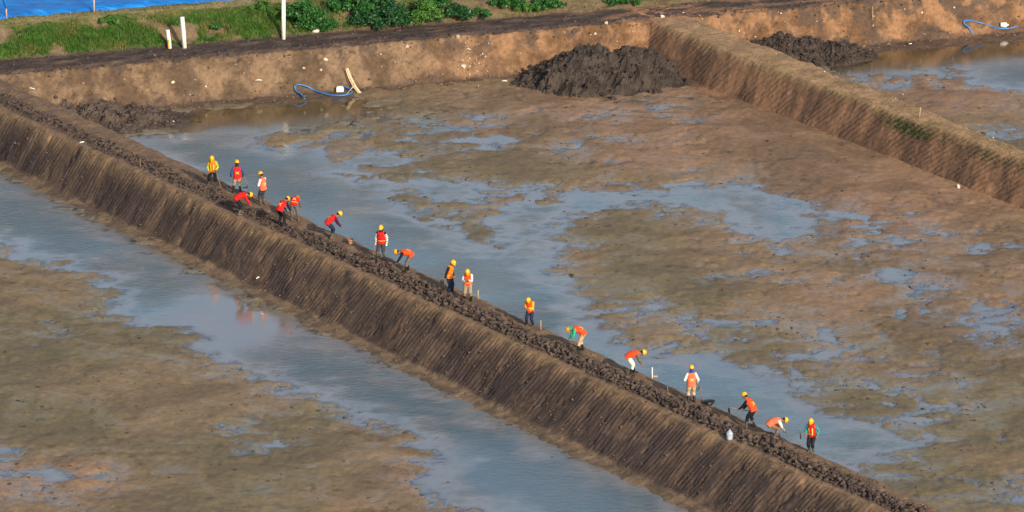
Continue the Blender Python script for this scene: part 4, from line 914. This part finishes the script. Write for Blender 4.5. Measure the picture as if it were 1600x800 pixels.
hoe(h[1]+Vector((.12, .25, .18)), h[1]+Vector((-.12, -.08, -.02)), (-.2, 0, -.9), 'hoe carried at the side of the tall worker in navy trousers')
person(731, 470, 175, 'worker with light blue sleeves and beige trousers holding both hands to the chest', 10, .80, ((-.16, .0), (.16, .02)), ((-.05, .26, 1.05), (.09, .26, 1.0)), 'orange', 'lblue', 'khaki', 'black', 'boot', 38, 'maroon', 'band', under='maroon')
person(828, 510, 158, 'worker with golden orange sleeves and navy trousers looking down at the hands', 12, .80, ((-.17, .0), (.15, .02)), ((-.02, .26, 1.00), (.08, .26, .96)), 'orange', 'gold', 'navy', 'navy', 'long', 45, None, 'band', sh=.92)
person(905, 549, 80, 'worker with green sleeves and beige trousers bent down facing left', 72, .84, ((-.14, .06), (.16, -.14)), ((-.14, .40, .62), (.14, .44, .58)), 'orange', 'green', 'beige', 'black', 'boot', 25, 'green', 'x')
person(988, 585, -85, 'worker with white trousers and grey hanging arms bent down facing right', 80, .80, ((-.16, .10), (.18, -.10)), ((-.16, .42, .22), (.14, .52, .26)), 'orange', 'grey', 'pants_white', 'black', 'boot', -10, None, 'none')
o, h, m = person(1080, 629, 8, 'worker in salmon vest, white sleeves and beige trousers standing with back to the viewer', 2, .83, ((-.13, .0), (.14, .0)), ((-.20, .20, 1.0), (.25, .10, .84)), 'salmon', 'white', 'beige', 'black', 'boot', 8, 'blue', 'x')
p = hit(1096, 626); hoe(p+Vector((.06, 0, -.05)), p+Vector((-.06, .0, .66)), (-.5, 0, -.6), 'hoe standing upright in the ground right of the worker with the blue scarf')
o, h, m = person(1172, 668, 62, 'worker in orange vest and black trousers leaning left with a hoe', 42, .82, ((-.14, .12), (.16, -.12)), ((-.12, .48, .74), (.12, .40, .68)), 'orange', 'black', 'black', 'grey', 'boot', -15, None, 'x')
hoe(h[1]+Vector((.22, .1, -.12)), h[0]+Vector((-.42, -.06, .10)), (-.1, 0, -.9), 'hoe swung left by the leaning worker in black trousers')
person(1209, 684, -80, 'worker in salmon vest with white sleeves crouched low facing right', 78, .60, ((-.15, .14), (.16, -.02)), ((-.12, .42, .24), (.12, .46, .26)), 'salmon', 'white', 'brown', 'grey', 'boot', 5, None, 'none')
o, h, m = person(1268, 707, 155, 'worker in red vest with teal sleeves, rightmost of all, holding a hoe', 6, .80, ((-.10, .02), (.11, -.02)), ((-.26, .06, .82), (.22, .24, .88)), 'red', 'teal', 'black', 'navy', 'boot', 30, None, 'front', sh=.96)
hoe(h[1]+Vector((.25, -.02, -.02)), h[1]+Vector((-.18, -.1, .08)), (-.15, 0, -.9), 'hoe held level by the rightmost worker')
